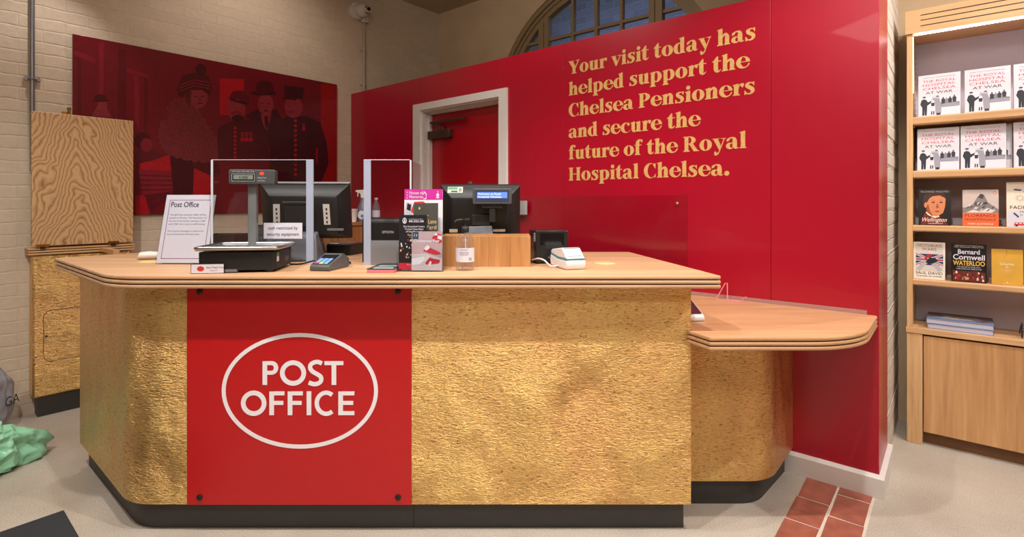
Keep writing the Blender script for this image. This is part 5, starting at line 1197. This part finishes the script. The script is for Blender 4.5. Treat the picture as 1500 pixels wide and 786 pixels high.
P([(.38, .50), (.52, .64), (.66, .56), (.90, .48), (.97, .42), (.80, .40), (.58, .44)], 3, .0001); P([(.40, .56), (.52, .66), (.60, .58), (.48, .50)], 4, .0002); P([(.44, .18), (.56, .34), (.72, .30), (.94, .27), (.90, .18), (.70, .16), (.52, .14)], 3, .0002); P([(.38, .28), (.52, .40), (.60, .34), (.46, .22)], 4, .0003); P([(.52, .12), (.60, .24), (.66, .22), (.62, .10)], 4, .0003)
m.text('Christmas Fair', w * .06, h * .72, w * .86, h * .075, y - .0006, 4, bold=.03); m.text('Royal Hospital Chelsea', w * .10, h * .68, w * .55, h * .026, y - .0006, 4); m.text('Book online', w * .05, h * .085, w * .34, h * .04, y - .0006, 4, bold=.01); m.text('www.chelsea-pensioners.co.uk', w * .05, h * .04, w * .75, h * .022, y - .0006, 4)
m.obj('print', [shade('ice_grey', (190, 182, 190)), shade('ice_blue', (212, 220, 228)), shade('petrol', (52, 72, 84)), shade('coat_crimson', (176, 44, 60)), WCOV], o, smooth=0, fix=False)

# hand sanitiser
sb = thing('sanitiser_bottle', 'clear pump bottle of hand sanitiser with white label', 'bottle', (-.193, 2.16, TZ))
prof = [(.0, 0), (.034, 0), (.039, .004), (.039, .105), (.037, .122), (.030, .138), (.018, .149), (.0135, .153), (.0135, .160)]
PET = acrylic('clear_pet', (.93, .92, .91), ior=1.5, frost=.05)
m = M(); m.lathe(prof, (0, 0, 0), 36, cap=True); m.obj('bottle', PET, sb, smooth=60)
m = M(); m.lathe([(.0, .003), (.0365, .004), (.0365, .075), (0, .0755)], (0, 0, 0), 32); m.obj('gel', acrylic('gel', (.96, .96, .97), ior=1.2), sb, smooth=60)
m = M(); rg = lambda z_, r_: [(r_ * math.cos(a), r_ * math.sin(a), z_) for a in [math.radians(-170 + 160 * j / 24) for j in range(25)]]
m.loft([rg(.036, .0394), rg(.093, .0394)], cap=False, closed=False)
for zz, wd, k in ((.086, 90, 1), (.082, 70, 1), (.075, 110, 1), (.071, 100, 1), (.067, 105, 1), (.063, 80, 1)):
    A = [math.radians(-90 - wd / 2 * .55 + wd * .55 * j / 10) for j in range(11)]
    m.loft([[(.0396 * math.cos(a), .0396 * math.sin(a), zz) for a in A], [(.0396 * math.cos(a), .0396 * math.sin(a), zz + .0013) for a in A]], k, cap=False, closed=False)
for j in range(9):
    A = [math.radians(-62 + j * 2.2), math.radians(-62 + j * 2.2 + (.7 if j % 2 else 1.3))]
    m.loft([[(.0396 * math.cos(a), .0396 * math.sin(a), .042) for a in A], [(.0396 * math.cos(a), .0396 * math.sin(a), .054) for a in A]], 1, cap=False, closed=False)
m.obj('label', [PAPER, mat('label_grey', (120, 116, 124), .6)], sb, smooth=60, fix=False)
m = M(); m.lathe([(.0155, .155), (.0165, .158), (.0165, .176), (.012, .180), (.005, .182), (.005, .200), (.011, .202), (.011, .209), (0, .210)], (0, 0, 0), 24); m.tube([(.004, 0, .2045), (-.02, -.004, .205), (-.036, -.008, .203), (-.040, -.009, .196)], [.006, .0055, .005, .0045], 10); m.tube([(.0, 0, .206), (.018, .002, .207)], [.006, .004], 8); m.obj('pump', BLACK, sb, smooth=50)
m = M(); m.tube([(0, 0, .155), (.004, 0, .06), (-.012, -.008, .008)], .0028, 8); m.obj('dip_tube', mat('dip_tube', (206, 206, 208), .4), sb)

# oak box and black label printer
p = thing('oak_box', 'plain oak box standing in front of the till monitor with blue display', 'box', (-.312, 2.275, TZ))
m = M(); m.bx(0, .392, 0, .018, 0, .131); m.obj('front_board', OAKBOX, p, bevel=.001)
m = M(); m.bx(0, .018, .0185, .20, 0, .131); m.bx(.374, .392, .0185, .20, 0, .131); m.bx(.0185, .3735, .182, .20, 0, .131); m.bx(.0185, .3735, .0185, .1815, .112, .130); m.obj('carcase', OAKBOX, p)
p = thing('label_printer', 'black cube label printer right of the oak box', 'printer', (.108, 2.375, TZ), .14)
m = M(); m.bx(.0, .150, 0, .17, .006, .150); m.bx(.008, .142, .008, .16, 0, .006); m.obj('case', mat('printer_black', (30, 30, 31), .3), p, bevel=.004)
m = M(); m.bx(.02, .13, -.002, -.0002, .085, .138); m.text('epson', .055, .026, .04, .010, -.0005, 1, bold=.02); m.obj('paper_window', [BLACKG, mat('maker_dim', (110, 110, 112), .4)], p, bevel=0, fix=False)
m = M(); m.at((-.0006, .0, 0), -math.pi / 2); m.flat([(-.05, .10), (-.01, .10), (-.01, .138), (-.05, .138)], 0, 0); [m.flat([(-.046, .105 + i * .008), (-.014, .105 + i * .008), (-.014, .109 + i * .008), (-.046, .109 + i * .008)], -.0002, 1) for i in range(4)]; m.obj('sticker', [PAPER, MIDGREY], p, smooth=0, fix=False)

# white payment terminal
p = thing('payment_terminal', 'white payment terminal with teal band near the counter grommet', 'card reader', (.222, 2.150, TZ), .30)
WT = mat('terminal_white', (232, 228, 230), .35, var=.01)
m = M(); m.prismx([(.006, .0), (.17, .0), (.185, .02), (.18, .052), (.10, .040), (.0, .040), (-.003, .02)], .0, .088); m.obj('base', WT, p, bevel=.007, seg=3)
m = M(); m.prismx([(.001, .0405), (.10, .0405), (.178, .0525), (.178, .0555), (.10, .0445), (.001, .0445)], .001, .087); m.obj('teal_band', mat('teal', (66, 152, 160), .35), p)
m = M(); m.prismx([(.004, .045), (.10, .045), (.178, .056), (.18, .066), (.165, .074), (.062, .087), (.052, .086), (.010, .052)], .003, .085); m.obj('head', WT, p, bevel=.004, seg=3)
m = M(); a = math.atan2(.034, .042); sl2 = a
def on_face(x_, t_): return (x_, .010 + t_ * math.cos(a) - .0006 * math.sin(a) * 2, .052 + t_ * math.sin(a) + .0012)
for r0 in (.005, .009):
    ang = [math.radians(-40 + 80 * j / 8) for j in range(9)]
    V1 = [on_face(.045 + r0 * math.cos(t_), .028 + r0 * math.sin(t_)) for t_ in ang]; V2 = [on_face(.045 + (r0 + .0012) * math.cos(t_), .028 + (r0 + .0012) * math.sin(t_)) for t_ in ang]
    m.loft([V1, V2], 0, cap=False, closed=False)
V = [m.v(on_face(*q_)) for q_ in ((.014, .003), (.074, .003), (.074, .005), (.014, .005))]; m.f(V, 1)
V = [m.v(on_face(*q_)) for q_ in ((.010, .050), (.080, .050), (.080, .053), (.010, .053))]; m.f(V, 2)
m.obj('markings', [mat('mark_grey', (150, 148, 156), .5), INK, GREY], p, smooth=0, fix=False)
cb = M(); cb.tube(catmull([(.092, 2.36, TZ + .02), (.115, 2.32, TZ + .030), (.14, 2.29, TZ + .026), (.165, 2.25, TZ + .006), (.19, 2.235, TZ + .008), (.196, 2.236, TZ + .013)], 8), .0035, 8)
tag(cb.obj('terminal_cable', WHITEP), 'white cable arching from the black cube printer to the white terminal', 'cable')

# ------------------------------------------------------------------ back cabinet in the corner
bw = thing('back_cabinet', 'brown wooden cabinet standing against the red wall behind the counter', 'cabinet', uv(-3.95, 2.217), TH)
m = M(); m.bx(0, .373, 0, .60, 0, 1.128); m.obj('carcase', BROWNWOOD, bw, bevel=.002)
m = M(); m.bx(-.005, .385, -.012, .60, 1.1285, 1.155); m.obj('top', wood('brown_top', (128, 82, 44), (166, 114, 68), 'y'), bw, bevel=.003)
def stand_at(px, u=-3.635):
    k = (px - CX) / FOC; y_ = u / (CU * k + SU); return Vector((k * y_, y_, 1.1555))
c = stand_at(517)
p = thing('white_cup', 'white paper cup on the brown cabinet beside spray bottle', 'cup', c)
m = M(); m.lathe([(.0, 0), (.026, 0), (.036, .098), (.038, .100), (.036, .102), (.033, .098), (.025, .006), (0, .005)], (0, 0, 0), 24); m.obj('body', mat('cup_white', (224, 214, 204), .6), p, smooth=50)
c = stand_at(531)
p = thing('spray_bottle', 'lilac grey trigger spray bottle with white head on brown cabinet', 'spray bottle', c)
m = M(); m.loft([[(rx_ * math.cos(a), ry_ * math.sin(a), z_) for a in [2 * math.pi * j / 20 for j in range(20)]] for z_, rx_, ry_ in ((0, .040, .03), (.01, .044, .034), (.08, .044, .034), (.12, .036, .028), (.15, .022, .020), (.185, .014, .014), (.195, .014, .014))]); m.obj('bottle', mat('lilac_bottle', (112, 104, 118), .3), p, smooth=60)
m = M(); m.flat(ell(0, .055, .030, .034), -.036, 0); m.flat(ell(.008, .045, .014, .014), -.0364, 1); m.obj('label', [PAPER, mat('label_blue', (90, 130, 170), .5)], p, smooth=0, fix=False)
m = M(); m.lathe([(.016, .19), (.016, .205), (.010, .21)], (0, 0, 0), 16); m.prismy([(-.055, .240), (-.05, .252), (.02, .256), (.034, .246), (.030, .222), (.012, .208), (-.012, .208), (-.016, .226), (-.028, .232), (-.034, .200), (-.040, .200), (-.038, .234)], -.011, .011); m.obj('trigger_head', WHITEP, p, bevel=.002)
c = stand_at(551)
p = thing('water_bottle', 'small clear water bottle with label on the brown cabinet', 'bottle', c)
m = M(); m.lathe([(0, 0), (.028, 0), (.032, .006), (.031, .03), (.032, .035), (.032, .10), (.030, .12), (.022, .145), (.013, .165), (.012, .178)], (0, 0, 0), 28); m.obj('bottle', acrylic('water_bottle', (.8, .8, .82), frost=.18, frostcol=(190, 190, 196)), p, smooth=60)
m = M(); m.lathe([(.0325, .035), (.0325, .09)], (0, 0, 0), 28, cap=False); m.obj('label', mat('bottle_label', (206, 206, 214), .5), p, smooth=60)
m = M(); m.lathe([(.014, .176), (.014, .192), (0, .193)], (0, 0, 0), 16); m.obj('cap', mat('cap_white', (200, 200, 206), .5), p)
